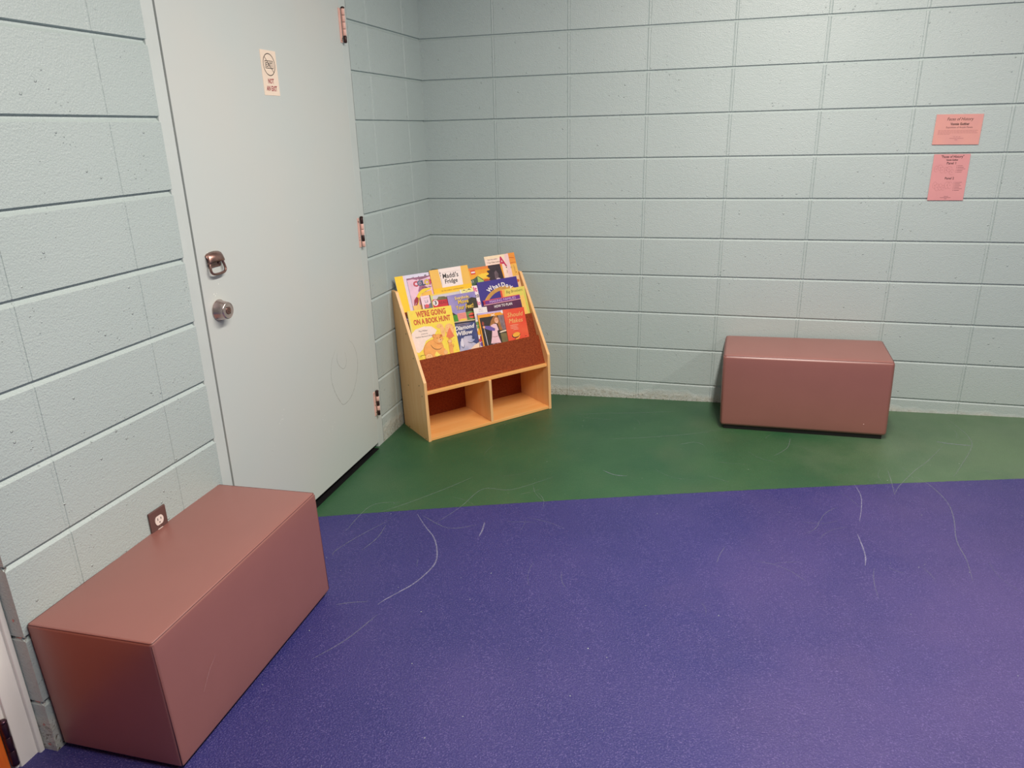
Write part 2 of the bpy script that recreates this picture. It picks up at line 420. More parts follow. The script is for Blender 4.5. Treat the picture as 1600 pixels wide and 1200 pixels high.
# ------------------------------------------------------------------ door 1 in the left wall, with its steel frame
def jamb(bm, y0, y1, z0, z1, x0=-0.14, x1=-0.001):
    box(bm, (x0, y0, z0), (x1, y1, z1), bev=0.002)
bm = bmesh.new()
jamb(bm, -2.056, -2.0005, -0.075, DT + 0.058); jamb(bm, -0.8735, -0.813, -0.065, DT + 0.058)
box(bm, (-0.14, -2.0005, DT + 0.003), (-0.001, -0.8735, DT + 0.058), bev=0.002)
box(bm, (-0.14, -2.0005, -0.07), (-0.052, -1.985, DT)); box(bm, (-0.14, -0.889, -0.06), (-0.052, -0.8735, DT))
struct(link('trim_1', bm, M_frame))
bm = bmesh.new()      # added black strip painting the gap's shade under the leaf, following the floor
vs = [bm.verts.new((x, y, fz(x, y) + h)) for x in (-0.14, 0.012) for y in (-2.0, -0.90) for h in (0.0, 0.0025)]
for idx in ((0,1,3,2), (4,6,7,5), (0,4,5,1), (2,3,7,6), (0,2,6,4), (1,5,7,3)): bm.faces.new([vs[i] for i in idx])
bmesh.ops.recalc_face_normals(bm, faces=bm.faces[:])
struct(link('gap_shade_strip', bm, mat('under_door_shade', (0.006, 0.006, 0.007, 1), 0.7, spec=0.2, var=0.3)))
bm = bmesh.new()
box(bm, (-0.045, -1.9950, -0.022), (0.0015, -0.8770, DT - 0.002), bev=0.0012)
door = struct(link('door_1', bm, M_door))
door['label'] = 'pale blue-grey steel door'
# pencil loops and paint flecks drawn on the door
bm = bmesh.new()
MD = Matrix(((0, 0, 1, 0), (1, 0, 0, 0), (0, 1, 0, 0), (0, 0, 0, 1)))    # (y, z) plane facing +x
for pts, wd in (([[-1.202, 0.567], [-1.246, 0.522], [-1.266, 0.454], [-1.251, 0.389], [-1.217, 0.331], [-1.182, 0.297], [-1.111, 0.308], [-1.057, 0.353], [-1.023, 0.421], [-1.017, 0.482], [-1.043, 0.542], [-1.075, 0.57]], 0.0022),
                ([[-1.19, 0.543], [-1.201, 0.516], [-1.185, 0.482], [-1.148, 0.458], [-1.118, 0.482], [-1.125, 0.53]], 0.0020)):
    ribbon(bm, pts, wd, 0.0016, 0, MD)
link('pencil_loops', bm, scuff_mat('pencil', srgb(120, 120, 112), 0.5), door)
bm = bmesh.new()
for (cy, cz, n) in ((-1.36, 0.30, 5), (-1.30, 0.24, 7), (-1.66, 0.42, 6), (-1.75, 0.33, 4), (-1.94, 1.09, 3), (-1.925, 0.975, 3), (-1.40, 1.15, 2), (-1.93, 0.955, 2)):
    for k in range(n):
        y = cy + rs.gauss(0, 0.012); z = cz + rs.gauss(0, 0.014); r = rs.uniform(0.001, 0.0026)
        poly(bm, [(y + r*math.cos(i*1.256), z + r*math.sin(i*1.256)) for i in range(5)], 0.0016, 0, MD)
link('paint_flecks', bm, mat('door_fleck', srgb(232, 236, 230), 0.5, var=0.05), door)

M_peach = mat('hinge_peach_paint', srgb(230, 186, 172), 0.5, var=0.08, scale=30)
M_worn = mat('hinge_worn_metal', srgb(58, 36, 34), 0.45, metal=0.4, var=0.3, scale=40)
def hinge(zc, worn, h=0.132):
    bm = bmesh.new()
    box(bm, (0.001, -0.8915, zc - h/2), (0.0045, -0.8745, zc + h/2), bev=0.0008)
    lf = link('hinge', bm, M_peach, door); lf['label'] = 'peach painted hinge'
    bm = bmesh.new(); n = 5; g = 0.0016; hh = h/n
    for k in range(n):
        z0 = zc - h/2 + k*hh
        lathe(bm, [(0.0068, z0 + g/2), (0.0075, z0 + g), (0.0075, z0 + hh - g), (0.0068, z0 + hh - g/2)], 16, Matrix.Translation((0.0125, -0.868, 0)), 1 if k in worn else 0)
    lathe(bm, [(0.005, zc - h/2 - 0.001), (0.005, zc + h/2 + 0.001)], 12, Matrix.Translation((0.0125, -0.868, 0)), 1)
    lathe(bm, [(0.0085, zc + h/2), (0.0085, zc + h/2 + 0.004), (0.004, zc + h/2 + 0.007)], 16, Matrix.Translation((0.0125, -0.868, 0)), 1)
    # worn patches on the leaf
    for k in worn:
        z0 = zc - h/2 + (k+0.5)*hh
        for q in range(3):
            y = -0.882 + rs.uniform(-0.006, 0.005); z = z0 + rs.uniform(-0.008, 0.008); r = rs.uniform(0.001, 0.003)
            poly(bm, [(y + r*math.cos(i*0.9), z + 1.8*r*rs.uniform(.6, 1)*math.sin(i*0.9)) for i in range(7)], 0.0048, 1, MD)
    link('hinge_knuckle', bm, [M_peach, M_worn], lf)
hinge(1.892, [0]); hinge(1.030, [4, 1]); hinge(0.188, [4, 2, 0], 0.125)

# conical keyed knob
bm = bmesh.new()
MK = Matrix.Translation((0.0012, -1.930, 0.914)) @ Matrix.Rotation(math.pi/2, 4, 'Y')
lathe(bm, [(0.034, 0), (0.036, 0.002), (0.036, 0.004), (0.0335, 0.006), (0.029, 0.033), (0.0275, 0.0365), (0.025, 0.0378), (0.0235, 0.0368)], 40, MK)
M_nick = mat('brushed_bronze', srgb(206, 190, 184), 0.24, metal=0.85, var=0.15, scale=30)
M_brz = mat('dark_bronze', srgb(142, 112, 104), 0.32, metal=0.8, var=0.2, scale=60)
kn = link('door_knob', bm, M_nick, door)
bm = bmesh.new(); lathe(bm, [(0.0125, 0.0362), (0.0125, 0.0385), (0.0118, 0.039)], 24, MK)
cyl = link('key_cylinder', bm, M_brz, kn)
bm = bmesh.new()
for dy, dz in ((0.002, 0.004), (-0.002, -0.003), (0.006, -0.010), (-0.007, 0.012)):
    lathe(bm, [(0.0016, 0.0388), (0.0016, 0.0396)], 8, MK @ Matrix.Translation((-dz, dy, 0)))
link('keyway', bm, M_black, kn)

# folding ring pull above the knob
bm = bmesh.new()
MH = Matrix.Translation((0.0012, -1.918, 1.108)) @ MD      # local: x along +y, y up, z out of the door
prof = [(0.0, 0.002), (-0.004, 0.012), (-0.014, 0.020), (-0.026, 0.024), (-0.032, 0.022), (-0.0335, 0.014), (-0.030, 0.010), (-0.026, 0.017), (-0.015, 0.014), (-0.008, 0.006), (-0.006, 0.0)]
# hood: curved plate bending out over the ring
def hood_x(t): return 0.040 - 0.007*(1-t)
A = []
for k in range(11):
    s = k/10*2 - 1
    row = [bm.verts.new(MH @ Vector((s*(0.032 + 0.008*min(1, i/4)), p[0] - 0.004*s*s, p[1]*(1 - 0.35*s*s)))) for i, p in enumerate(prof)]
    A.append(row)
for k in range(10):
    for i in range(len(prof)):
        j = (i+1) % len(prof); fc = bm.faces.new((A[k][i], A[k+1][i], A[k+1][j], A[k][j])); fc.smooth = True
bm.faces.new(A[0]); bm.faces.new(A[-1][::-1])
bmesh.ops.recalc_face_normals(bm, faces=bm.faces[:])
pull = link('ring_pull', bm, M_brz, door); pull['label'] = 'dark bronze folding ring pull'
bm = bmesh.new()
pts = []
for k in range(28):
    a = 2*math.pi*k/28; ca, sa = math.cos(a), math.sin(a)
    X = 0.036*math.copysign(abs(ca)**0.62, ca); Y = 0.024*math.copysign(abs(sa)**0.62, sa)
    X *= 1.0 - 0.12*(Y/0.024)
    pts.append(MH @ Vector((X, -0.049 + Y, 0.012 - 0.004*(Y/0.024))))
tube(bm, pts, 0.0042, 10, True)
link('ring', bm, M_brz, pull)
bm = bmesh.new()
box(bm, (-0.030, -0.052, 0.0), (0.030, -0.030, 0.0035), M=MH, bev=0.001)
lathe(bm, [(0.005, 0.003), (0.005, 0.006), (0.003, 0.0075)], 12, MH @ Matrix.Translation((0.020, -0.040, 0)))
lathe(bm, [(0.005, 0.003), (0.005, 0.006), (0.003, 0.0075)], 12, MH @ Matrix.Translation((-0.022, -0.040, 0)))
link('strike_plate', bm, M_brz, pull)

# NOT AN EXIT sign stuck to the door
M_ink = mat('black_ink', srgb(34, 28, 30), 0.6, var=0.05)
M_redink = mat('red_ink', srgb(150, 24, 48), 0.6, var=0.05)
SG = Matrix.Translation((0.0012, -1.502, 1.598)) @ MD
bm = bmesh.new()
SW, SH = 0.098, 0.150
box(bm, (0, 0, 0), (SW, SH, 0.0012), 0, SG)
n = 48; cx, cy, R0, R1 = 0.049, 0.103, 0.0375, 0.0348
for k in range(n):
    a, b = 2*math.pi*k/n, 2*math.pi*(k+1)/n
    poly(bm, [(cx + R0*math.cos(a), cy + R0*math.sin(a)), (cx + R0*math.cos(b), cy + R0*math.sin(b)), (cx + R1*math.cos(b), cy + R1*math.sin(b)), (cx + R1*math.cos(a), cy + R1*math.sin(a))], 0.0014, 1, SG)
def stroke(bm, a, b, wd, z, mi, M):
    a, b = Vector(a), Vector(b); d = (b-a).normalized(); nn = Vector((-d.y, d.x))*wd/2
    poly(bm, [a-nn, b-nn, b+nn, a+nn], z, mi, M)
stroke(bm, (cx-0.025, cy+0.025), (cx+0.025, cy-0.025), 0.0022, 0.0014, 1, SG)
poly(bm, [(cx-0.024, cy-0.012), (cx+0.024, cy-0.012), (cx+0.024, cy+0.012), (cx-0.024, cy+0.012)], 0.00145, 0, SG)
for a, b in (((-0.024, -0.012), (0.024, -0.012)), ((-0.024, 0.012), (0.024, 0.012)), ((-0.024, -0.013), (-0.024, 0.013)), ((0.024, -0.013), (0.024, 0.013))):
    stroke(bm, (cx+a[0], cy+a[1]), (cx+b[0], cy+b[1]), 0.0022, 0.0015, 1, SG)
text(bm, 'EXIT', cx, cy - 0.0078, 0.022, 0.0016, 1, width=0.038, bold=0.0003, M=SG)
stroke(bm, (cx-0.012, cy+0.012), (cx+0.012, cy-0.012), 0.0018, 0.0017, 1, SG)
text(bm, 'NOT', cx, 0.040, 0.0235, 0.0014, 2, width=0.036, bold=0.0006, M=SG)
text(bm, 'AN EXIT', cx, 0.0155, 0.0235, 0.0014, 2, width=0.066, bold=0.0006, M=SG)
tag(link('exit_sign', bm, [mat('cream_card', srgb(240, 222, 202), 0.5, var=0.02), M_ink, M_redink]),
    'cream NOT AN EXIT sign with a crossed-out EXIT box, high on the door', 'sign')

# ------------------------------------------------------------------ door 2: frame, hinge and orange door at the lower left
bm = bmesh.new()
box(bm, (-0.17, -2.908, -0.085), (-0.050, -2.857, 2.15), bev=0.003)
box(bm, (-0.17, -2.860, -0.085), (-0.040, -2.846, 2.15), bev=0.003)
box(bm, (-0.17, -2.918, -0.085), (-0.058, -2.906, 2.15))
struct(link('trim_2', bm, mat('pale_frame_paint', srgb(242, 240, 234), 0.42, var=0.03, scale=6, bump=0.15, bscale=90)))
bm = bmesh.new()
box(bm, (-0.10, -3.75, -0.05), (-0.054, -2.930, 2.1), bev=0.002)
d2 = struct(link('door_2', bm, mat('orange_wood', srgb(238, 122, 44), 0.35, col2=srgb(214, 96, 30), scale=12, stretch=(1, 6, 0.6))))
bm = bmesh.new()
n = 3; z0, h = -0.040, 0.130
for k in range(n):
    a = z0 + k*h/n
    lathe(bm, [(0.0085, a + 0.0002), (0.0092, a + 0.0007), (0.0092, a + h/n - 0.0007), (0.0085, a + h/n - 0.0002)], 20, Matrix.Translation((-0.048, -2.921, 0)))
lathe(bm, [(0.0095, z0+h), (0.0098, z0+h+0.004), (0.008, z0+h+0.007), (0.003, z0+h+0.008)], 20, Matrix.Translation((-0.048, -2.921, 0)))
lathe(bm, [(0.003, z0-0.006), (0.008, z0-0.004), (0.0095, z0)], 20, Matrix.Translation((-0.048, -2.921, 0)))
link('hinge', bm, mat('oiled_bronze', srgb(84, 58, 70), 0.3, metal=0.8, var=0.2), d2)

# ------------------------------------------------------------------ duplex outlet on the left wall
bm = bmesh.new()
MO = Matrix.Translation((0, -2.398, 0.283)) @ MD
box(bm, (0, 0, 0), (0.070, 0.115, 0.0065), 0, MO, bev=0.0028)
ol = tag(link('wall_outlet', bm, mat('brown_plate', srgb(112, 84, 80), 0.35, metal=0.3, var=0.05)), 'brown electrical outlet with white sockets on the wall behind the near bench', 'outlet')
for cy in (0.078, 0.037):
    bm = bmesh.new(); n = 28; pts = []
    for k in range(n):
        a = 2*math.pi*k/n; pts.append((0.035 + 0.0172*math.cos(a), cy + max(-0.0143, min(0.0143, 0.0172*math.sin(a)))))
    A = [bm.verts.new(MO @ Vector((p[0], p[1], 0.005))) for p in pts]; B = [bm.verts.new(MO @ Vector((p[0], p[1], 0.0085))) for p in pts]
    bm.faces.new(B)
    for k in range(n): bm.faces.new((A[k], A[(k+1) % n], B[(k+1) % n], B[k]))
    skt = link('socket', bm, mat('white_plastic', srgb(238, 224, 216), 0.35, var=0.02), ol)
    bm = bmesh.new()
    for dx, wd, hh in ((-0.0065, 0.0022, 0.008), (0.0065, 0.0022, 0.0068)):
        box(bm, (0.035+dx-wd/2, cy+0.001, 0.0086), (0.035+dx+wd/2, cy+0.001+hh, 0.0089), 0, MO)
    lathe(bm, [(0.0022, 0.0086), (0.0022, 0.0089)], 12, MO @ Matrix.Translation((0.035, cy-0.0065, 0)))
    link('slots', bm, M_black, skt)
bm = bmesh.new(); lathe(bm, [(0.003, 0.0066), (0.003, 0.0074), (0.002, 0.0080)], 12, MO @ Matrix.Translation((0.035, 0.0575, 0)))
link('screw', bm, M_brz, ol)

# ------------------------------------------------------------------ vinyl bench cubes
M_vinyl = mat('mauve_vinyl', srgb(147, 96, 88), 0.38, spec=0.85, var=0.025, scale=7, bump=0.12, bscale=900, bdist=0.0004)
M_seam = mat('vinyl_seam', srgb(104, 60, 58), 0.5, var=0.05)
M_plinth = mat('black_plinth', srgb(22, 20, 22), 0.6, var=0.1)
def rounded_box(W, D, H, z0, r, puff):
    bm = bmesh.new(); cs = []
    for L_ in (W, D, H - z0):
        c = [r*(1-math.cos(a*math.pi/2/5)) if False else r*k/5 for k in range(6)]
        mid = [r + (L_-2*r)*k/10 for k in range(1, 10)]
        cs.append(c + mid + [L_ - v for v in reversed(c)])
    dims = (W, D, H - z0)
    def P(i, j, k):
        p = Vector((cs[0][i], cs[1][j], cs[2][k]))
        q = Vector([min(max(p[a], r), dims[a]-r) for a in range(3)]); d = p - q
        if d.length > 1e-9: 
            # cube -> sphere mapping of the rim
            m_ = max(abs(d.x), abs(d.y), abs(d.z)); d = d.normalized()*m_ if m_ > 0 else d
            p = q + d
        for a in range(3):
            e = [b for b in range(3) if b != a]
            s = 1.0
            for b in e: t = 2*p[b]/dims[b]-1; s *= max(0.0, 1 - t**4)
            if abs(d[a]) > 0.9*r: p[a] += math.copysign(puff*s, d[a])
        return p
    n = [len(c) for c in cs]; cache = {}
    def V(i, j, k):
        key = (i, j, k)
        if key not in cache:
            p = P(i, j, k); cache[key] = bm.verts.new((p.x, p.y, p.z + z0))
        return cache[key]
    for a in range(3):
        b, c = [q for q in range(3) if q != a]
        for s in (0, n[a]-1):
            for i in range(n[b]-1):
                for j in range(n[c]-1):
                    idx = []
                    for (di, dj) in ((0, 0), (1, 0), (1, 1), (0, 1)):
                        t = [0, 0, 0]; t[a] = s; t[b] = i+di; t[c] = j+dj; idx.append(V(*t))
                    bm.faces.new(idx).smooth = True
    bmesh.ops.recalc_face_normals(bm, faces=bm.faces[:])
    return bm
def bench(Mx, W, D, H, r, zb, label, cut=()):
    root = empty('bench', Mx); tag(root, label, 'bench')
    b = rounded_box(W, D, H, zb, r, 0.003)
    link('upholstery', b, M_vinyl, root)
    bm = bmesh.new(); k = r*0.293; e = 0.0004
    ring = []
    cr = r
    for (cx_, cy_, a0) in ((cr, cr, 180), (W-cr, cr, 270), (W-cr, D-cr, 0), (cr, D-cr, 90)):
        for q in range(6):
            a = math.radians(a0 + q*18); rr = cr - k + e
            ring.append((cx_ + rr*math.cos(a), cy_ + rr*math.sin(a), H - k + e))
    tube(bm, ring, 0.0011, 8, True)
    link('top_seam', bm, M_seam, root)
    for (sx, sy) in cut:
        bm = bmesh.new()
        x = k - e if sx == 0 else W - k + e; y = k - e if sy == 0 else D - k + e
        tube(bm, [(x, y, zb + 0.006), (x, y, H*0.5), (x, y, H - r)], 0.0011, 8)
        link('corner_seam', bm, M_seam, root)
    bm = bmesh.new(); box(bm, (0.018, 0.014, 0.0), (W-0.018, D-0.018, zb + 0.004))
    link('plinth', bm, M_plinth, root)
    return root
BL = frame(0.3822, -2.8262, 1.5817)
bl = bench(BL, 0.7668, 0.3735, 0.3925, 0.009, 0.013, 'mauve vinyl box bench nearest the camera, against the left wall below the door', ((0, 0), (0, 1), (1, 0)))
BR = frame(1.6649, -0.3773, -0.0311)
br = bench(BR, 0.7668, 0.3735, 0.3925, 0.017, 0.020, 'mauve vinyl box bench with worn top edge, standing against the back wall', ((0, 0),))
# scrape on the near bench face, small nick on the far one
bm = bmesh.new()
MB_ = Matrix(((1, 0, 0, 0), (0, 0, -1, 0), (0, 1, 0, 0), (0, 0, 0, 1)))   # (u, w) plane facing -v
ribbon(bm, [(0.115, 0.150), (0.150, 0.190), (0.185, 0.215)], 0.004, 0.0042, 0, MB_)
link('scrape', bm, scuff_mat('pale_scrape', srgb(196, 150, 144), 0.4), bl)
bm = bmesh.new(); poly(bm, [(0.662+0.003*math.cos(i), 0.078+0.003*math.sin(i)) for i in range(6)], 0.0036, 0, MB_)
link('nick', bm, mat('nick', srgb(210, 170, 162), 0.6), br)

# ------------------------------------------------------------------ bookcase
def wood(name, c1, c2, axis):
    m = bpy.data.materials.new(name); m.use_nodes = True
    nt = m.node_tree; N = nt.nodes; L = nt.links; b = N['Principled BSDF']
    tc = N.new('ShaderNodeTexCoord'); mp = N.new('ShaderNodeMapping'); L.new(tc.outputs['Object'], mp.inputs[0])
    s = [14, 14, 14]; s[axis] = 1.2; mp.inputs['Scale'].default_value = s
    nz = N.new('ShaderNodeTexNoise'); nz.inputs['Scale'].default_value = 3; nz.inputs['Detail'].default_value = 6; nz.inputs['Distortion'].default_value = 0.6
    L.new(mp.outputs[0], nz.inputs[0])
    r = N.new('ShaderNodeValToRGB'); r.color_ramp.elements[0].position = 0.3; r.color_ramp.elements[0].color = c1
    r.color_ramp.elements[1].position = 0.7; r.color_ramp.elements[1].color = c2
    L.new(nz.outputs[0], r.inputs[0]); L.new(r.outputs[0], b.inputs['Base Color'])
    b.inputs['Roughness'].default_value = 0.38
    return m
M_wu = wood('birch_horizontal', srgb(246, 176, 98), srgb(250, 190, 118), 0); M_wz = wood('birch_upright', srgb(244, 188, 124), srgb(250, 202, 144), 2)
M_edge = mat('birch_edge', srgb(238, 196, 152), 0.5, var=0.05, scale=60)
M_mas = mat('brown_hardboard', srgb(156, 72, 34), 0.7, spec=0.2, col2=srgb(118, 44, 18), scale=150, bump=0.2, bscale=400)
CM = frame(0.2357, -0.7802, 0.8209)
case = empty('book_display', CM)
tag(case, 'small birch book display with brown pockets and two open cubbies, in the corner', 'bookcase')
CW, CD = 0.760, 0.303; T = 0.015
side = [(0.0, 0.0), (CD, 0.0), (CD, 0.742), (0.257, 0.742), (0.250, 0.738), (0.0, 0.318), (-0.0005, 0.311)]
for x0 in (0.0, CW - T):
    bm = bmesh.new(); prism(bm, side, x0, x0 + T)
    sp = link('side_panel', bm, M_wz, case)
    xs_ = -0.0004 if x0 == 0 else CW + 0.0004
    for (v, wv) in ((0.06, 0.29), (0.035, 0.24), (0.20, 0.255), (0.10, 0.425), (0.165, 0.54), (0.035, 0.008), (0.24, 0.008)):
        bm = bmesh.new(); lathe(bm, [(0.0032, 0.0), (0.0028, 0.0006)], 12, Matrix.Translation((xs_, v, wv)) @ Matrix.Rotation(-math.pi/2 if x0 == 0 else math.pi/2, 4, 'Y'))
        link('screw_head', bm, M_worn, sp)
for nm, z0 in (('bottom_panel', 0.001), ('shelf', 0.249)):
    bm = bmesh.new(); box(bm, (T, 0.003 if z0 < 0.1 else 0.010, z0), (CW - T, CD - 0.010, z0 + T), bev=0.0012)
    link(nm, bm, M_wu, case)
bm = bmesh.new(); box(bm, (0.3725, 0.004, 0.016), (0.3875, CD - 0.010, 0.249), bev=0.001)
link('divider', bm, M_wz, case)
bm = bmesh.new(); box(bm, (T, CD - 0.010, 0.002), (CW - T, CD - 0.004, 0.735))
link('back_panel', bm, M_mas, case)
TV = (0.339, 0.941)
def pocket_pt(k, t, d):   # case-local (v, w): t along pocket k's board from its top, d towards the front
    return (0.082 + 0.0625*k + TV[0]*t - 0.941*d, 0.415 + 0.112*k + TV[1]*t + 0.339*d)
LEDGE = -0.172
for k in range(4):
    bot = -0.158 if k == 0 else (LEDGE - 0.010 if k < 3 else -0.36)
    top = 0.0 if k < 3 else -0.012
    a = pocket_pt(k, top, 0.0); b = pocket_pt(k, bot, 0.0); c = pocket_pt(k, bot, -0.0045); d = pocket_pt(k, top, -0.0045)
    bm = bmesh.new(); prism(bm, [a, b, c, d], T, CW - T)
    link('pocket_board', bm, M_mas, case)
for k in range(1, 4):     # ledge the books stand on
    a = pocket_pt(k, LEDGE, 0.0); b = pocket_pt(k, LEDGE, 0.0160); c = pocket_pt(k, LEDGE - 0.006, 0.0160); d = pocket_pt(k, LEDGE - 0.006, 0.0)
    bm = bmesh.new(); prism(bm, [a, b, c, d], T, CW - T)
    link('pocket_ledge', bm, M_wu, case)

# ------------------------------------------------------------------ books
PAGES = mat('paper_pages', srgb(236, 228, 212), 0.8, var=0.04, scale=300)
def col(name, r, g, b, var=0.03, scale=60, rough=0.38, col2=None):
    return mat('ink_' + name, srgb(r, g, b), rough, var=var, scale=scale, col2=col2)
class Book:
    """k pocket, d depth of the cover front from the board, u left edge, wd width, top height above pocket top, th thickness"""
    def __init__(s, k, d, u, wd, top, th, base, label, hard=False, bottom=LEDGE + 0.0005, rot=0.0):
        if rot: bottom += wd*math.sin(math.radians(abs(rot)))
        s.h = top - bottom; s.w = wd; s.th = th; s.top = top; s.bot = bottom
        v, w_ = pocket_pt(k, bottom, d)
        Rm = Matrix(((1, 0, 0), (0, TV[0], -0.941), (0, TV[1], 0.339))).to_4x4(); Rm.translation = Vector((u, v, w_))
        s.M = CM @ Rm @ Matrix.Translation((0, s.h, 0)) @ Matrix.Rotation(math.radians(rot), 4, 'Z') @ Matrix.Translation((0, -s.h, 0)); s.mats = [base]; s.z = 0.0002
        s.root = empty('book', s.M); tag(s.root, label, 'book', 'picture books in the display case')
        s.bm = bmesh.new(); c = 0.0016 if hard else 0.0005; s.c = c
        W_, H_ = wd, s.h
        box(s.bm, (0, 0, -c), (W_, H_, 0)); box(s.bm, (0, 0, -th), (W_, H_, -th + c)); box(s.bm, (0, 0, -th + c), (c, H_, -c))
        bm = bmesh.new(); e = 0.004 if hard else 0.0006
        box(bm, (c, e, -th + c), (W_ - e, H_ - e, -c)); link('page_block', bm, PAGES, s.root)
    def mi(s, m):
        if m not in s.mats: s.mats.append(m)
        return s.mats.index(m)
    def up(s): s.z += 0.00007; return s.z
    def y(s, t): return t - s.bot          # t measured in the pocket's own scale
    def P(s, pts, m): poly(s.bm, [(min(max(p[0], 0), s.w), min(max(s.y(p[1]), 0), s.h)) for p in pts], s.up(), s.mi(m))
    def R(s, x0, t0, x1, t1, m): s.P([(x0, t0), (x1, t0), (x1, t1), (x0, t1)], m)
    def E(s, cx, ct, rx, ry, m, n=24, rot=0.0, jag=0.0):
        pts = []
        for i in range(n):
            a = 2*math.pi*i/n; q = 1 + (jag if i % 2 else -jag)
            X, Y = rx*q*math.cos(a), ry*q*math.sin(a)
            pts.append((cx + X*math.cos(rot) - Y*math.sin(rot), ct + X*math.sin(rot) + Y*math.cos(rot)))
        s.P(pts, m)
    def S(s, pts, wd, m): ribbon(s.bm, [(p[0], s.y(p[1])) for p in pts], wd, s.up(), s.mi(m))
    def T(s, txt, x, t, size, m, **kw): text(s.bm, txt, x, s.y(t), size, s.up(), s.mi(m), **kw)
    def done(s): 
        o = link('cover', s.bm, s.mats, s.root); return s.root
white = col('white', 240, 232, 230); ink = col('ink', 36, 30, 34)

# --- top row ---
b = Book(3, 0.0042, 0.690, 0.052, 0.098, 0.0030, col('tangerine', 246, 164, 62, 0.2, 18, col2=srgb(236, 132, 40)),
         'orange picture book at the right end of the top row')
b.R(0, -0.03, 0.052, 0.035, col('honey', 246, 188, 88, 0.12, 30)); b.R(0, -0.12, 0.052, -0.03, col('honey2', 240, 196, 140, 0.1, 20))
b.S([(0.004, 0.070), (0.02, 0.073), (0.045, 0.068)], 0.004, col('burnt', 206, 104, 30)); b.S([(0.005, 0.040), (0.03, 0.044), (0.05, 0.043)], 0.003, col('burnt'  , 206, 104, 30))
b.S([(0.032, 0.03), (0.033, 0.0), (0.031, -0.02)], 0.0018, col('brown', 120, 70, 30)); b.E(0.012, 0.018, 0.002, 0.005, ink); b.E(0.040, -0.012, 0.003, 0.003, col('brown', 120, 70, 30)); b.E(0.035, -0.06, 0.012, 0.008, col('burnt', 206, 104, 30))
b.done()
b = Book(3, 0.0070, 0.548, 0.152, 0.096, 0.0024, col('blush', 250, 222, 206, 0.04, 20), 'pale pink picture book with a large red letter A, top row right')
b.R(0, 0.080, 0.152, 0.096, col('cream', 250, 226, 190)); b.R(0.128, -0.1, 0.152, 0.096, col('pinkish', 244, 206, 206, 0.05))
b.T('A', 0.108, 0.030, 0.078, col('crimson', 200, 40, 90), width=0.046, bold=0.002, shear=-0.15)
b.T('from the author', 0.050, 0.073, 0.010, ink, width=0.062); b.T('I Can Make Letter', 0.052, 0.056, 0.013, col('umber', 110, 80, 60), width=0.080)
b.T('to a', 0.062, 0.036, 0.016, ink, width=0.030)
b.E(0.124, 0.022, 0.003, 0.004, ink); b.S([(0.122, 0.008), (0.124, 0.0), (0.121, -0.012)], 0.0018, col('brown', 120, 70, 30)); b.R(0.0, -0.17, 0.03, 0.0, col('blush2', 246, 210, 170))
b.done()
b = Book(3, 0.0105, 0.428, 0.218, 0.046, 0.0030, col('sunset', 246, 180, 36, 0.12, 14, col2=srgb(240, 150, 30)),
         'orange and yellow picture book with a dark jagged splash in the top row')
b.R(0.0, 0.032, 0.218, 0.046, col('peel', 238, 132, 52))
b.R(0.018, 0.011, 0.046, 0.033, col('logo_red', 222, 56, 34)); b.R(0.021, 0.018, 0.044, 0.026, white)
b.E(0.095, -0.005, 0.045, 0.014, col('lemon', 252, 210, 60), jag=0.1)
b.P([(0.130, 0.046), (0.205, 0.046), (0.212, -0.04), (0.205, -0.06), (0.135, -0.055), (0.115, -0.030), (0.128, -0.022), (0.105, -0.008), (0.126, 0.0), (0.115, 0.018), (0.138, 0.022), (0.128, 0.034)], col('night', 48, 32, 44, 0.3, 30))
b.P([(0.158, -0.03), (0.178, -0.034), (0.184, -0.006), (0.172, 0.014), (0.160, 0.004)], col('ash', 104, 84, 92, 0.25, 40)); b.E(0.176, -0.034, 0.012, 0.005, col('shine', 222, 196, 200))
b.E(0.100, -0.042, 0.028, 0.018, col('rust', 190, 82, 30, 0.15, 20)); b.E(0.108, -0.046, 0.004, 0.006, white)
b.P([(0.0, -0.10), (0.0, -0.018), (0.03, -0.012), (0.055, 0.0), (0.082, -0.022), (0.092, -0.044), (0.07, -0.10)], col('forest', 62, 92, 64, 0.3, 30))
b.P([(0.052, -0.002), (0.084, -0.030), (0.086, -0.046), (0.048, -0.046)], col('lime', 176, 200, 92, 0.1, 30))
b.S([(0.010, -0.020), (0.012, -0.035)], 0.002, white); b.S([(0.020, -0.018), (0.022, -0.033)], 0.002, white)
b.done()
b = Book(3, 0.0060, 0.016, 0.215, 0.061, 0.0050, col('lavender_white', 224, 220, 240, 0.03, 10), 'lavender-white hardback with a bright yellow left edge, top row far left', hard=True)
b.R(0, -0.18, 0.045, 0.061, col('taxi', 255, 212, 0, 0.02)); b.R(0.045, -0.18, 0.056, 0.061, col('mist', 236, 214, 226))
for x, y_ in ((0.088, 0.040), (0.094, 0.042), (0.101, 0.044), (0.131, 0.044), (0.166, 0.047), (0.172, 0.0475)): b.E(x, y_, 0.0022, 0.004, ink)
b.P([(0.080, -0.055), (0.092, -0.040), (0.094, -0.062), (0.084, -0.066)], ink); b.P([(0.075, -0.125), (0.10, -0.10), (0.13, -0.105), (0.13, -0.13), (0.075, -0.13)], col('petal', 246, 222, 214))
b.done()
b = Book(3, 0.0103, 0.078, 0.145, 0.043, 0.0036, col('bubblegum', 240, 196, 216, 0.14, 16), 'pink picture book titled COLOR with a yellow arc in the top row')
b.P([(0.0, 0.034), (0.03, 0.036), (0.055, 0.028), (0.06, 0.034), (0.066, 0.026), (0.145, 0.040), (0.145, 0.043), (0.0, 0.043)], col('plum', 150, 92, 122, 0.2, 30))
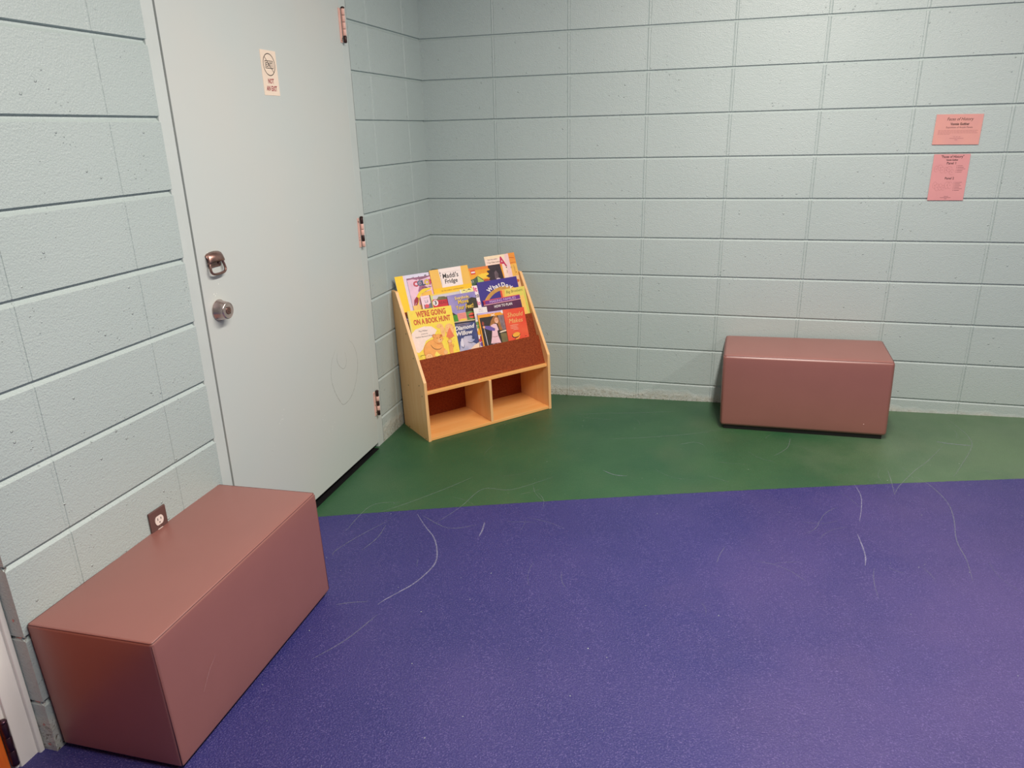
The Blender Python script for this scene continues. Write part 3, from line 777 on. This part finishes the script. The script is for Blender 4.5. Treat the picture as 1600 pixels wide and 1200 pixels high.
b.P([(0.048, -0.028), (0.062, 0.0), (0.085, -0.004), (0.105, -0.02), (0.085, -0.045), (0.055, -0.05)], col('plum2', 168, 96, 132, 0.2, 30))
for ch, x, cc, sz in (('C', 0.042, col('scarlet', 216, 52, 76), 0.036), ('O', 0.067, col('steel', 84, 112, 142), 0.038), ('L', 0.086, col('navy', 52, 64, 110), 0.036), ('O', 0.107, col('gold', 240, 208, 60), 0.038), ('R', 0.131, col('rasp', 222, 66, 110), 0.036)):
    b.T(ch, x, -0.0030, sz, ink, bold=0.0022); b.T(ch, x, -0.0030, sz, cc, bold=0.0012)
b.E(0.067, 0.0095, 0.004, 0.005, col('steel2', 40, 52, 84))
b.T('in the day', 0.100, -0.018, 0.012, ink, width=0.052)
b.S([(0.030, -0.10), (0.034, -0.070), (0.052, -0.045), (0.078, -0.030), (0.12, -0.024)], 0.017, col('banana', 246, 214, 40)); b.P([(0.048, -0.062), (0.075, -0.040), (0.12, -0.034), (0.12, -0.10), (0.048, -0.10)], col('amber', 246, 190, 70, 0.1, 20))
b.P([(0.008, -0.100), (0.014, -0.072), (0.030, -0.056), (0.040, -0.064), (0.034, -0.086), (0.018, -0.108)], col('ruby', 160, 22, 44, 0.15, 40)); b.S([(0.014, -0.100), (0.022, -0.086)], 0.002, white)
b.R(0, -0.17, 0.05, -0.10, col('butter', 248, 206, 110, 0.05))
b.done()
b = Book(3, 0.0158, 0.208, 0.226, 0.066, 0.0050, col('mustard', 246, 192, 84, 0.03, 20), 'golden hardback titled Maddi\'s Fridge with a white fridge door, top row', hard=True)
b.R(0, -0.18, 0.226, -0.033, col('sunflower', 252, 200, 22, 0.03)); b.P([(0.054, -0.033), (0.176, -0.033), (0.183, 0.066), (0.051, 0.066)], col('fridge_white', 250, 234, 228, 0.02))
b.S([(0.056, 0.044), (0.11, 0.045), (0.178, 0.045)], 0.0012, col('greyline', 190, 170, 170)); b.S([(0.056, 0.064), (0.057, 0.02), (0.056, -0.024)], 0.0022, col('greyline', 190, 170, 170)); b.E(0.0585, 0.044, 0.0018, 0.005, ink); b.E(0.0585, 0.030, 0.0018, 0.003, ink)
b.T("Maddi's", 0.114, 0.014, 0.036, ink, width=0.092, bold=0.0006, shear=0.1); b.T('Fridge', 0.112, -0.014, 0.032, ink, width=0.074, bold=0.0006, shear=0.1)
b.T('by the author and illustrator', 0.110, -0.052, 0.0085, col('umber', 110, 80, 60), width=0.130)
b.done()

# --- middle row ---
b = Book(2, 0.0042, 0.425, 0.105, 0.076, 0.0034, col('rose_white', 250, 232, 236, 0.03), 'white picture book with pink lettering, just left of the purple What Do book')
b.T('It', 0.018, 0.044, 0.036, col('magenta', 226, 96, 140), width=0.022, bold=0.0015); b.T('20', 0.018, 0.011, 0.024, ink, width=0.026, bold=0.0005); b.T('do', 0.018, -0.030, 0.034, col('magenta', 226, 96, 140), width=0.026, bold=0.001)
b.done()
b = Book(2, 0.0045, 0.178, 0.172, 0.067, 0.0034, col('sky_lilac', 216, 208, 214, 0.08, 20), 'picture book with a red banner and white number disc, middle row left')
b.R(0, -0.17, 0.012, 0.067, col('leaf', 212, 222, 130)); b.R(0, 0.060, 0.172, 0.067, col('straw', 246, 210, 90)); b.P([(0.004, -0.17), (0.004, 0.034), (0.012, 0.040), (0.10, 0.032), (0.115, 0.015), (0.12, -0.17)], col('banner', 206, 28, 50, 0.06, 30))
b.P([(0.030, 0.036), (0.045, 0.050), (0.075, 0.048), (0.10, 0.038), (0.10, 0.030), (0.030, 0.033)], col('moss', 110, 104, 60, 0.4, 50))
b.E(0.021, 0.021, 0.0155, 0.0155, white); b.T('3', 0.021, 0.013, 0.026, ink, bold=0.001); b.T('READ', 0.064, 0.010, 0.022, col('wine', 120, 8, 30), width=0.046)
b.done()
b = Book(2, 0.0065, 0.122, 0.054, 0.067, 0.0030, col('shell', 248, 216, 226, 0.03), 'small pale pink book between the COLOR book and the red banner book')
b.R(0.050, -0.17, 0.054, 0.067, ink); b.S([(0.014, 0.054), (0.044, 0.055)], 0.0015, col('rosewood', 190, 120, 140)); b.T('Lil', 0.028, 0.030, 0.022, col('slate', 112, 112, 132)); b.P([(0.008, -0.02), (0.010, 0.022), (0.03, 0.016), (0.05, 0.026), (0.054, -0.02)], col('slate', 112, 112, 132, 0.3, 60)); b.E(0.025, 0.012, 0.012, 0.010, col('coral', 226, 80, 96, 0.1, 40))
b.done()
b = Book(2, 0.0100, 0.268, 0.166, 0.046, 0.0034, col('periwinkle', 128, 122, 190, 0.12, 9, col2=srgb(176, 156, 206)), 'blue-violet picture book titled Everybody, Move Your Feet! in the middle row')
b.P([(0.085, -0.060), (0.095, -0.020), (0.12, 0.010), (0.14, 0.018), (0.166, 0.010), (0.166, -0.060)], col('soil', 52, 44, 26, 0.5, 60))
b.P([(0.0, -0.06), (0.0, -0.035), (0.015, -0.048), (0.03, -0.06)], ink)
for s_, x, t, sz, wd in (('Everybody,', 0.085, 0.018, 0.023, 0.086), ('Move', 0.086, -0.006, 0.030, 0.062), ('Your Feet!', 0.088, -0.036, 0.032, 0.104)):
    b.T(s_, x + 0.001, t - 0.001, sz, ink, width=wd + 0.004, bold=0.0016, shear=0.05); b.T(s_, x, t, sz, col('peachy', 250, 212, 150) if t > 0 else col('corn', 250, 206, 70), width=wd, bold=0.0006, shear=0.05)
b.R(0, -0.18, 0.034, -0.060, col('grass', 66, 146, 34, 0.15, 30)); b.R(0.034, -0.18, 0.086, -0.055, col('salmon', 242, 152, 136, 0.05)); b.R(0.086, -0.18, 0.160, -0.055, col('bush', 104, 142, 70, 0.35, 60)); b.R(0.160, -0.18, 0.166, -0.055, white)
for t in (-0.063, -0.071, -0.079): b.S([(0.038, t), (0.06, t), (0.082, t)], 0.0016, col('dusty', 196, 96, 100))
b.E(0.062, -0.094, 0.022, 0.008, col('corn', 250, 206, 70), jag=0.15); b.E(0.118, -0.078, 0.019, 0.015, col('poppy', 232, 86, 62, 0.15, 40), jag=0.12); b.E(0.118, -0.078, 0.026, 0.003, ink)
b.done()
b = Book(2, 0.0063, 0.350, 0.080, 0.067, 0.0016, col('parch', 240, 232, 150, 0.08), 'thin pale yellow book showing just its top edge above the Everybody book')
b.S([(0.018, 0.057), (0.024, 0.062), (0.032, 0.057)], 0.003, ink); b.S([(0.048, 0.058), (0.056, 0.063), (0.064, 0.056)], 0.004, ink); b.S([(0.036, 0.052), (0.044, 0.054)], 0.002, col('olive', 120, 110, 60)); b.R(0.0, 0.040, 0.008, 0.067, white)
b.done()
b = Book(2, 0.0085, 0.458, 0.250, 0.089, 0.0038, col('royal_violet', 58, 44, 136, 0.04, 20), 'deep purple picture book titled What Do with a golden arch, middle row')
import itertools
ac = (0.150, -0.115)
for i in range(13):
    a0 = 152 - 8*i; q = [(ac[0] + r_*math.cos(math.radians(a)), ac[1] + r_*math.sin(math.radians(a))) for r_, a in ((0.142, a0), (0.162, a0), (0.162, a0-8), (0.142, a0-8))]
    b.z -= 0.00007 if i else 0; b.P(q, col('ochre', 206, 152, 70, 0.18, 40))
for ch, x, t, a in (('W', 0.068, 0.044, 36), ('h', 0.096, 0.052, 27), ('a', 0.114, 0.053, 20), ('t', 0.130, 0.060, 14), ('D', 0.157, 0.058, 2), ('o', 0.179, 0.048, -10), ('Y', 0.200, 0.034, -28)):
    a = math.radians(a); hh = 0.013 if ch in 'WhtDY' else 0.010
    b.T(ch, x + hh*math.sin(a), t - hh*math.cos(a), 0.032, white, bold=0.0012, rot=a)
b.done()
b = Book(2, 0.0120, 0.585, 0.157, 0.028, 0.0033, col('citron', 224, 214, 96, 0.06, 20, col2=srgb(244, 208, 104)), 'yellow-green book with handwritten title Big Brothers, middle row far right')
b.R(0, -0.18, 0.010, 0.026, col('vermil', 226, 72, 60)); b.P([(0.010, 0.026), (0.03, 0.027), (0.018, -0.02), (0.010, -0.03)], col('apricot', 248, 172, 80)); b.R(0.02, -0.18, 0.14, -0.020, col('apricot2', 250, 200, 100))
b.T('Big Brothers', 0.088, 0.004, 0.021, col('olive', 120, 110, 60), width=0.104, shear=0.15); b.S([(0.150, 0.01), (0.149, -0.06), (0.151, -0.13)], 0.006, col('lime2', 196, 210, 96))
b.done()
b = Book(2, 0.0157, 0.467, 0.231, -0.013, 0.0034, col('aubergine', 92, 34, 96, 0.05, 20), 'purple book with a pale rule and the words How to Plan, middle row', bottom=-0.171)
b.R(0, -0.0165, 0.231, -0.013, col('coral2', 236, 84, 78)); b.R(0, -0.038, 0.012, -0.0165, col('cherry', 170, 36, 66)); b.R(0.012, -0.036, 0.231, -0.0165, col('violet', 118, 44, 136)); b.R(0.0, -0.0400, 0.231, -0.0365, col('rule', 244, 176, 180))
b.R(0.0, -0.17, 0.231, -0.0405, col('mulberry', 84, 30, 70, 0.2, 30))
b.T('MAKING FAMILIES', 0.121, -0.0325, 0.020, col('lilac', 218, 186, 226), width=0.165); b.T('HOW TO PLAN', 0.116, -0.0620, 0.020, white, width=0.112, bold=0.0004)
b.done()

# --- bottom row ---
b = Book(1, 0.0045, 0.0165, 0.120, 0.108, 0.0034, col('aubergine2', 70, 48, 70, 0.4, 50), 'dark violet patterned book peeping out left of the yellow bear book')
b.R(0, 0.098, 0.12, 0.108, col('maroon', 84, 34, 42)); b.T('Tr', 0.010, 0.070, 0.030, col('lilac', 218, 186, 226)); b.S([(0.004, 0.09), (0.008, 0.03), (0.004, -0.04), (0.009, -0.1)], 0.003, col('mauve', 170, 130, 160))
b.done()
b = Book(1, 0.0040, 0.396, 0.080, 0.083, 0.0030, col('floral_white', 244, 232, 226, 0.03), 'white floral picture book showing between the willow book and the girl book', rot=-3.0)
b.E(0.040, 0.066, 0.032, 0.016, white); b.T('here is', 0.042, 0.070, 0.009, col('rosewood', 190, 120, 140)); b.T('the story', 0.042, 0.060, 0.008, col('rosewood', 190, 120, 140))
for x, t, m_, r_ in ((0.008, 0.0, col('leafy', 112, 150, 74), 0.010), (0.010, -0.020, col('leafy', 112, 150, 74), 0.009), (0.008, -0.050, col('tiger', 246, 172, 40), 0.012), (0.012, -0.036, col('tiger', 246, 172, 40), 0.009), (0.008, -0.090, col('berry', 204, 70, 96), 0.009), (0.012, -0.112, col('grape', 120, 80, 150), 0.010), (0.014, -0.075, col('berry', 204, 70, 96), 0.007), (0.010, 0.03, col('mist2', 214, 204, 216), 0.009)):
    b.E(x, t, r_, r_*1.15, m_, n=12, jag=0.15)
b.done()
b = Book(1, 0.0073, 0.252, 0.136, 0.032, 0.0030, col('midnight', 44, 48, 98, 0.25, 14, col2=srgb(70, 84, 140)), 'navy paperback titled Diamond Willow with a pale swirl, bottom row', rot=-3.0)
b.R(0.0, 0.026, 0.136, 0.032, col('sand', 214, 190, 150)); b.R(0.0, 0.020, 0.136, 0.027, ink); b.S([(0.02, 0.012), (0.06, 0.016), (0.11, 0.014)], 0.0022, col('tan', 190, 160, 140)); b.S([(0.02, 0.005), (0.05, 0.007), (0.10, 0.008)], 0.002, col('tan', 190, 160, 140))
b.P([(0.0, -0.17), (0.02, -0.115), (0.03, -0.075), (0.06, -0.050), (0.10, -0.050), (0.115, -0.075), (0.10, -0.085), (0.125, -0.10), (0.136, -0.09), (0.136, -0.17)], col('snow', 214, 202, 216, 0.12, 18, col2=srgb(150, 160, 196)))
b.P([(0.03, -0.17), (0.07, -0.13), (0.105, -0.105), (0.136, -0.092), (0.136, -0.17)], col('flesh', 246, 214, 184, 0.06, 12)); b.P([(0.030, -0.095), (0.036, -0.065), (0.044, -0.055), (0.048, -0.08), (0.046, -0.105)], col('snow2', 228, 220, 232)); b.S([(0.032, -0.102), (0.042, -0.110), (0.050, -0.095)], 0.0022, ink); b.S([(0.072, -0.082), (0.088, -0.088), (0.108, -0.086)], 0.0030, ink); b.E(0.108, -0.064, 0.008, 0.008, col('dusk', 52, 62, 104), n=12)
b.T('Diamond', 0.070, -0.013, 0.031, white, width=0.118, bold=0.0009, shear=0.3, rot=0.05); b.T('Willow', 0.063, -0.042, 0.031, white, width=0.098, bold=0.0009, shear=0.2, rot=0.04)
b.done()
b = Book(1, 0.0095, 0.408, 0.172, 0.051, 0.0040, col('dusk_brown', 46, 38, 34, 0.3, 30), 'bottom row picture book with an orange band and a long-haired girl in pink', rot=-2.2)
b.R(0, 0.042, 0.172, 0.051, col('lilac_strip', 196, 178, 220, 0.06, 30)); b.R(0, 0.026, 0.172, 0.042, col('orange_band', 246, 160, 30, 0.06, 30)); b.R(0, -0.17, 0.008, 0.026, col('orange_band', 246, 160, 30))
b.T('x', 0.091, 0.026, 0.026, white, width=0.030); b.T('My Big Story', 0.075, 0.042, 0.010, col('milk', 248, 210, 236), width=0.062); b.E(0.156, 0.042, 0.014, 0.010, white)
b.R(0.120, -0.055, 0.172, 0.026, col('curtain', 138, 118, 122, 0.3, 40)); b.R(0.116, -0.17, 0.172, -0.072, col('field', 118, 104, 66, 0.2, 30)); b.S([(0.112, -0.066), (0.14, -0.062), (0.172, -0.060)], 0.008, col('cream2', 236, 214, 190))
b.P([(0.056, -0.034), (0.072, 0.002), (0.092, 0.024), (0.112, 0.026), (0.124, 0.006), (0.128, -0.030), (0.134, -0.056), (0.116, -0.056), (0.110, -0.02), (0.098, -0.01), (0.074, -0.03)], col('hair', 166, 108, 54, 0.2, 60))
b.E(0.106, 0.000, 0.012, 0.016, col('skin', 238, 172, 134)); b.S([(0.100, -0.007), (0.106, -0.010), (0.112, -0.006)], 0.002, white); b.E(0.102, 0.003, 0.0014, 0.0014, ink); b.E(0.111, 0.004, 0.0014, 0.0014, ink)
b.P([(0.066, -0.022), (0.086, -0.016), (0.102, -0.018), (0.110, -0.052), (0.100, -0.055), (0.100, -0.080), (0.110, -0.122), (0.048, -0.118), (0.060, -0.085), (0.068, -0.055)], col('pink_dress', 240, 196, 204, 0.06, 30))
b.P([(0.028, -0.020), (0.060, -0.024), (0.090, -0.042), (0.084, -0.054), (0.056, -0.048), (0.028, -0.034)], col('violet_sleeve', 110, 90, 166, 0.1, 40)); b.S([(0.062, -0.082), (0.082, -0.086), (0.100, -0.083)], 0.002, col('brown', 120, 70, 30))
b.E(0.024, -0.026, 0.007, 0.007, col('skin', 238, 172, 134)); b.E(0.022, -0.006, 0.007, 0.011, col('hair2', 150, 62, 44)); b.S([(0.024, -0.034), (0.026, -0.08), (0.028, -0.14)], 0.004, col('staff', 214, 204, 206)); b.R(0.056, -0.17, 0.072, -0.118, col('grey_leg', 150, 126, 132)); b.R(0.080, -0.17, 0.098, -0.119, col('grey_leg', 150, 126, 132))
b.done()
b = Book(1, 0.0145, 0.563, 0.132, 0.045, 0.0046, col('flame', 232, 64, 40, 0.12, 9, col2=srgb(240, 104, 62)), 'red paperback with an oval ring on its cover, right end of the bottom row', rot=-2.5)
b.T('Should', 0.070, 0.001, 0.034, col('goldtext', 236, 190, 110), width=0.100, shear=0.25); b.T('Makes', 0.067, -0.032, 0.034, col('goldtext', 236, 190, 110), width=0.088, shear=0.25)
for t, x, wd in ((-0.046, 0.052, 0.055), (-0.054, 0.048, 0.045), (-0.062, 0.050, 0.050), (-0.070, 0.058, 0.035)): b.S([(x - wd/2, t), (x, t + 0.001), (x + wd/2, t)], 0.0022, col('milk2', 246, 190, 160))
b.E(0.053, -0.100, 0.027, 0.014, ink, rot=0.15); b.E(0.054, -0.098, 0.024, 0.012, col('yolk', 246, 176, 60), rot=0.15); b.S([(0.045, -0.124), (0.063, -0.118), (0.075, -0.105)], 0.006, col('yolk', 246, 176, 60)); b.S([(0.039, -0.122), (0.049, -0.114)], 0.002, ink); b.S([(0.105, -0.114), (0.118, -0.112)], 0.002, ink)
b.done()
b = Book(1, 0.0125, 0.022, 0.246, 0.127, 0.0050, col('bear_yellow', 250, 226, 84, 0.05, 12, col2=srgb(250, 216, 60)), 'large yellow picture book with orange bears, left in the bottom row', rot=-2.0)
b.R(0.0, -0.18, 0.008, 0.127, col('bear_edge', 236, 216, 120)); 
b.P([(0.0, -0.08), (0.0, 0.010), (0.025, 0.030), (0.075, 0.040), (0.115, 0.034), (0.140, 0.012), (0.120, -0.015), (0.070, -0.035), (0.045, -0.075), (0.02, -0.09)], col('cloud', 250, 226, 212, 0.04))
tr = col('title_red', 206, 84, 34)
b.T("WE'RE GOING", 0.127, 0.090, 0.040, tr, width=0.166, bold=0.0016); b.T('ON A BOOK HUNT', 0.126, 0.053, 0.037, tr, width=0.206, bold=0.0016)
b.T('Pat Miller', 0.066, 0.014, 0.012, ink, width=0.048); b.T('pictures by', 0.070, 0.000, 0.009, ink, width=0.036); b.T('Nadine Bernard Westcott', 0.074, -0.014, 0.010, ink, width=0.112)
og = col('bear_orange', 246, 168, 84, 0.10, 30); og2 = col('bear_dark', 206, 112, 44); og3 = col('bear_light', 250, 190, 120, 0.08, 40)
b.E(0.160, 0.030, 0.018, 0.012, og3, n=14); b.E(0.172, 0.002, 0.012, 0.030, og3); b.E(0.212, 0.006, 0.026, 0.030, og3, jag=0.06); b.P([(0.185, -0.030), (0.205, 0.005), (0.215, 0.015), (0.222, -0.010), (0.232, -0.034), (0.2, -0.040)], col('coral3', 236, 122, 76, 0.1, 40)); b.S([(0.192, -0.040), (0.208, -0.042), (0.224, -0.034)], 0.003, og2)
b.E(0.103, -0.085, 0.058, 0.050, og2, rot=0.4); b.E(0.104, -0.085, 0.0565, 0.0485, og, rot=0.4); b.R(0.052, -0.17, 0.085, -0.10, og)
b.P([(0.12, -0.075), (0.165, -0.088), (0.170, -0.115), (0.160, -0.150), (0.140, -0.130), (0.125, -0.105)], og); b.E(0.138, -0.034, 0.027, 0.024, og2); b.E(0.138, -0.034, 0.026, 0.023, og); b.E(0.118, -0.016, 0.009, 0.009, og2); b.E(0.119, -0.017, 0.007, 0.007, og); b.E(0.157, -0.020, 0.007, 0.007, og2)
b.E(0.146, -0.044, 0.013, 0.010, og3); b.E(0.133, -0.030, 0.0018, 0.0024, ink); b.E(0.150, -0.028, 0.0018, 0.0024, ink); b.E(0.150, -0.040, 0.003, 0.002, ink); b.S([(0.125, -0.056), (0.14, -0.062), (0.158, -0.058)], 0.0018, og2); b.S([(0.090, -0.058), (0.105, -0.080), (0.130, -0.088), (0.150, -0.082)], 0.0022, ink)
b.P([(0.100, -0.115), (0.115, -0.095), (0.150, -0.140), (0.150, -0.155), (0.125, -0.130)], col('bear_yellow2', 250, 226, 96)); b.S([(0.02, -0.11), (0.035, -0.104), (0.05, -0.106)], 0.0015, ink)
b.P([(0.188, -0.11), (0.190, -0.062), (0.204, -0.058), (0.212, -0.070), (0.208, -0.120), (0.195, -0.128)], og); b.E(0.200, -0.056, 0.013, 0.010, og2, n=14); b.E(0.200, -0.056, 0.011, 0.0085, og3, n=14); b.S([(0.206, -0.075), (0.216, -0.085), (0.218, -0.070)], 0.003, og)
b.E(0.165, -0.108, 0.012, 0.012, og3, jag=0.1); b.E(0.070, -0.118, 0.021, 0.018, og2); b.E(0.070, -0.118, 0.0195, 0.0165, og3); b.E(0.066, -0.114, 0.0014, 0.0018, ink); b.E(0.075, -0.114, 0.0014, 0.0018, ink); b.R(0.056, -0.17, 0.090, -0.132, og); b.S([(0.100, -0.124), (0.12, -0.1225), (0.145, -0.118)], 0.0018, ink)
g_ = col('meadow', 180, 190, 70)
for x in (0.012, 0.020, 0.028): b.S([(x, -0.10), (x+0.002, -0.12)], 0.0012, g_)
rb = random.Random(3)
for i in range(26): 
    x = rb.uniform(0.14, 0.24); t = rb.uniform(-0.12, 0.03); b.z -= 0.00007 if i else 0; b.S([(x, t), (x + 0.005, t + rb.uniform(-.004, .004))], 0.0010, og2)
for i in range(18):
    x = rb.uniform(0.01, 0.24); t = rb.uniform(0.028, 0.12); b.z -= 0.00007 if i else 0; b.S([(x, t), (x + 0.004, t + 0.003)], 0.0009, g_)
b.done()

# ------------------------------------------------------------------ pink paper signs on the back wall
PX = Matrix(((1, 0, 0, 0), (0, 0, -1, 0), (0, 1, 0, 0), (0, 0, 0, 1)))       # (x, z) plane facing -y
def sheet(name, x0, z0, wd, h, m, lean):
    return Matrix.Translation((x0, -0.0015, z0)) @ PX @ Matrix.Rotation(lean, 4, 'Z')
m_p1 = mat('salmon_paper', srgb(220, 160, 148), 0.55, col2=srgb(212, 154, 148), scale=14)
m_p2 = mat('pink_paper', srgb(218, 154, 154), 0.55, col2=srgb(212, 149, 150), scale=14)
m_g = mat('grey_ink', srgb(168, 112, 112), 0.6, var=0.05); m_d = mat('dim_ink', srgb(92, 60, 68), 0.6, var=0.05)
S1 = sheet('s', 2.523, 1.348, 0.192, 0.132, m_p1, -0.012)
bm = bmesh.new(); box(bm, (0, 0, 0), (0.192, 0.132, 0.0025), 0, S1)
z = 0.0028
text(bm, 'Faces of History', 0.100, 0.105, 0.0195, z, 1, width=0.108, shear=0.25, M=S1)
text(bm, 'Vonnie Guither', 0.101, 0.085, 0.0150, z, 1, width=0.078, bold=0.0004, M=S1)
text(bm, 'Exposition of Acrylic Panels', 0.101, 0.072, 0.0105, z, 2, width=0.108, M=S1)
for i, (a, b_) in enumerate(((0.016, 0.180), (0.016, 0.178), (0.016, 0.182), (0.016, 0.066))):
    x = a
    while x < b_ - 0.004:
        l = min(rs.uniform(0.005, 0.014), b_ - x); stroke(bm, (x, 0.062 - i*0.0055), (x + l, 0.062 - i*0.0055), 0.0013, z, 3, S1); x += l + 0.0022
for (a, b_, y_) in ((0.083, 0.090, 0.034), (0.094, 0.101, 0.034), (0.105, 0.112, 0.034), (0.068, 0.098, 0.0275), (0.100, 0.126, 0.0275), (0.090, 0.102, 0.021)):
    stroke(bm, (a, y_), (b_, y_), 0.0016, z, 3, S1)
tag(link('paper_sign', bm, [m_p1, M_ink, m_d, m_g]), 'upper landscape pink sheet headed Faces of History on the block wall', 'sign')
S2 = sheet('s', 2.540, 1.096, 0.151, 0.209, m_p2, 0.0)
bm = bmesh.new(); box(bm, (0, 0, 0), (0.151, 0.209, 0.0025), 0, S2)
text(bm, '"Faces of History"', 0.078, 0.1925, 0.0165, z, 1, width=0.094, bold=0.0002, M=S2)
text(bm, 'Vonnie Guither', 0.078, 0.1800, 0.0100, z, 1, width=0.050, bold=0.0003, M=S2)
text(bm, 'Panel 1', 0.077, 0.1640, 0.0150, z, 1, width=0.038, bold=0.0002, M=S2)
text(bm, 'Panel 2', 0.079, 0.0960, 0.0150, z, 1, width=0.038, bold=0.0002, M=S2)
for y0, n_ in ((0.157, 5), (0.082, 6)):
    for i in range(n_):
        y_ = y0 - i*0.0072; stroke(bm, (0.100, y_), (0.1025, y_), 0.0018, z, 2, S2); stroke(bm, (0.105, y_), (0.105 + rs.uniform(0.018, 0.034), y_), 0.0013, z, 2, S2)
for y0 in (0.139, 0.062):      # outline drawings of faces
    for i in range(6):
        cx_ = 0.020 + 0.013*i + rs.uniform(-.003, .003); cy_ = y0 + rs.uniform(-0.013, 0.012); rx, ry = rs.uniform(0.007, 0.012), rs.uniform(0.010, 0.016)
        ribbon(bm, [(cx_ + rx*math.cos(a*0.7), cy_ + ry*math.sin(a*0.7)) for a in range(9)], 0.0007, z, 3, S2)
        stroke(bm, (cx_ - 0.001, cy_), (cx_ + 0.001, cy_), 0.002, z, 2, S2)
for (a, b_, y_) in ((0.068, 0.086, 0.018), (0.052, 0.098, 0.0125), (0.071, 0.081, 0.007)): stroke(bm, (a, y_), (b_, y_), 0.0014, z, 2, S2)
tag(link('paper_sign', bm, [m_p2, M_ink, m_d, m_g]), 'lower portrait pink sheet listing Panel 1 and Panel 2 on the block wall', 'sign')

# ------------------------------------------------------------------ ceiling light housings (above the frame)
proto = None
for i, (x, y, sx, sy, wt) in enumerate(LAMPS):
    bm = bmesh.new(); box(bm, (-sx/2 - 0.06, -sy/2 - 0.04, -0.075), (sx/2 + 0.06, sy/2 + 0.04, 0.0), bev=0.004)
    o = link('ceiling_light', bm, mat('enamel_white', srgb(235, 235, 230), 0.4), None); o.location = (x, y, CEIL)
    tag(o, ('white ceiling light over the middle of the corner', 'white ceiling light towards the right of the room')[i], 'ceiling light')
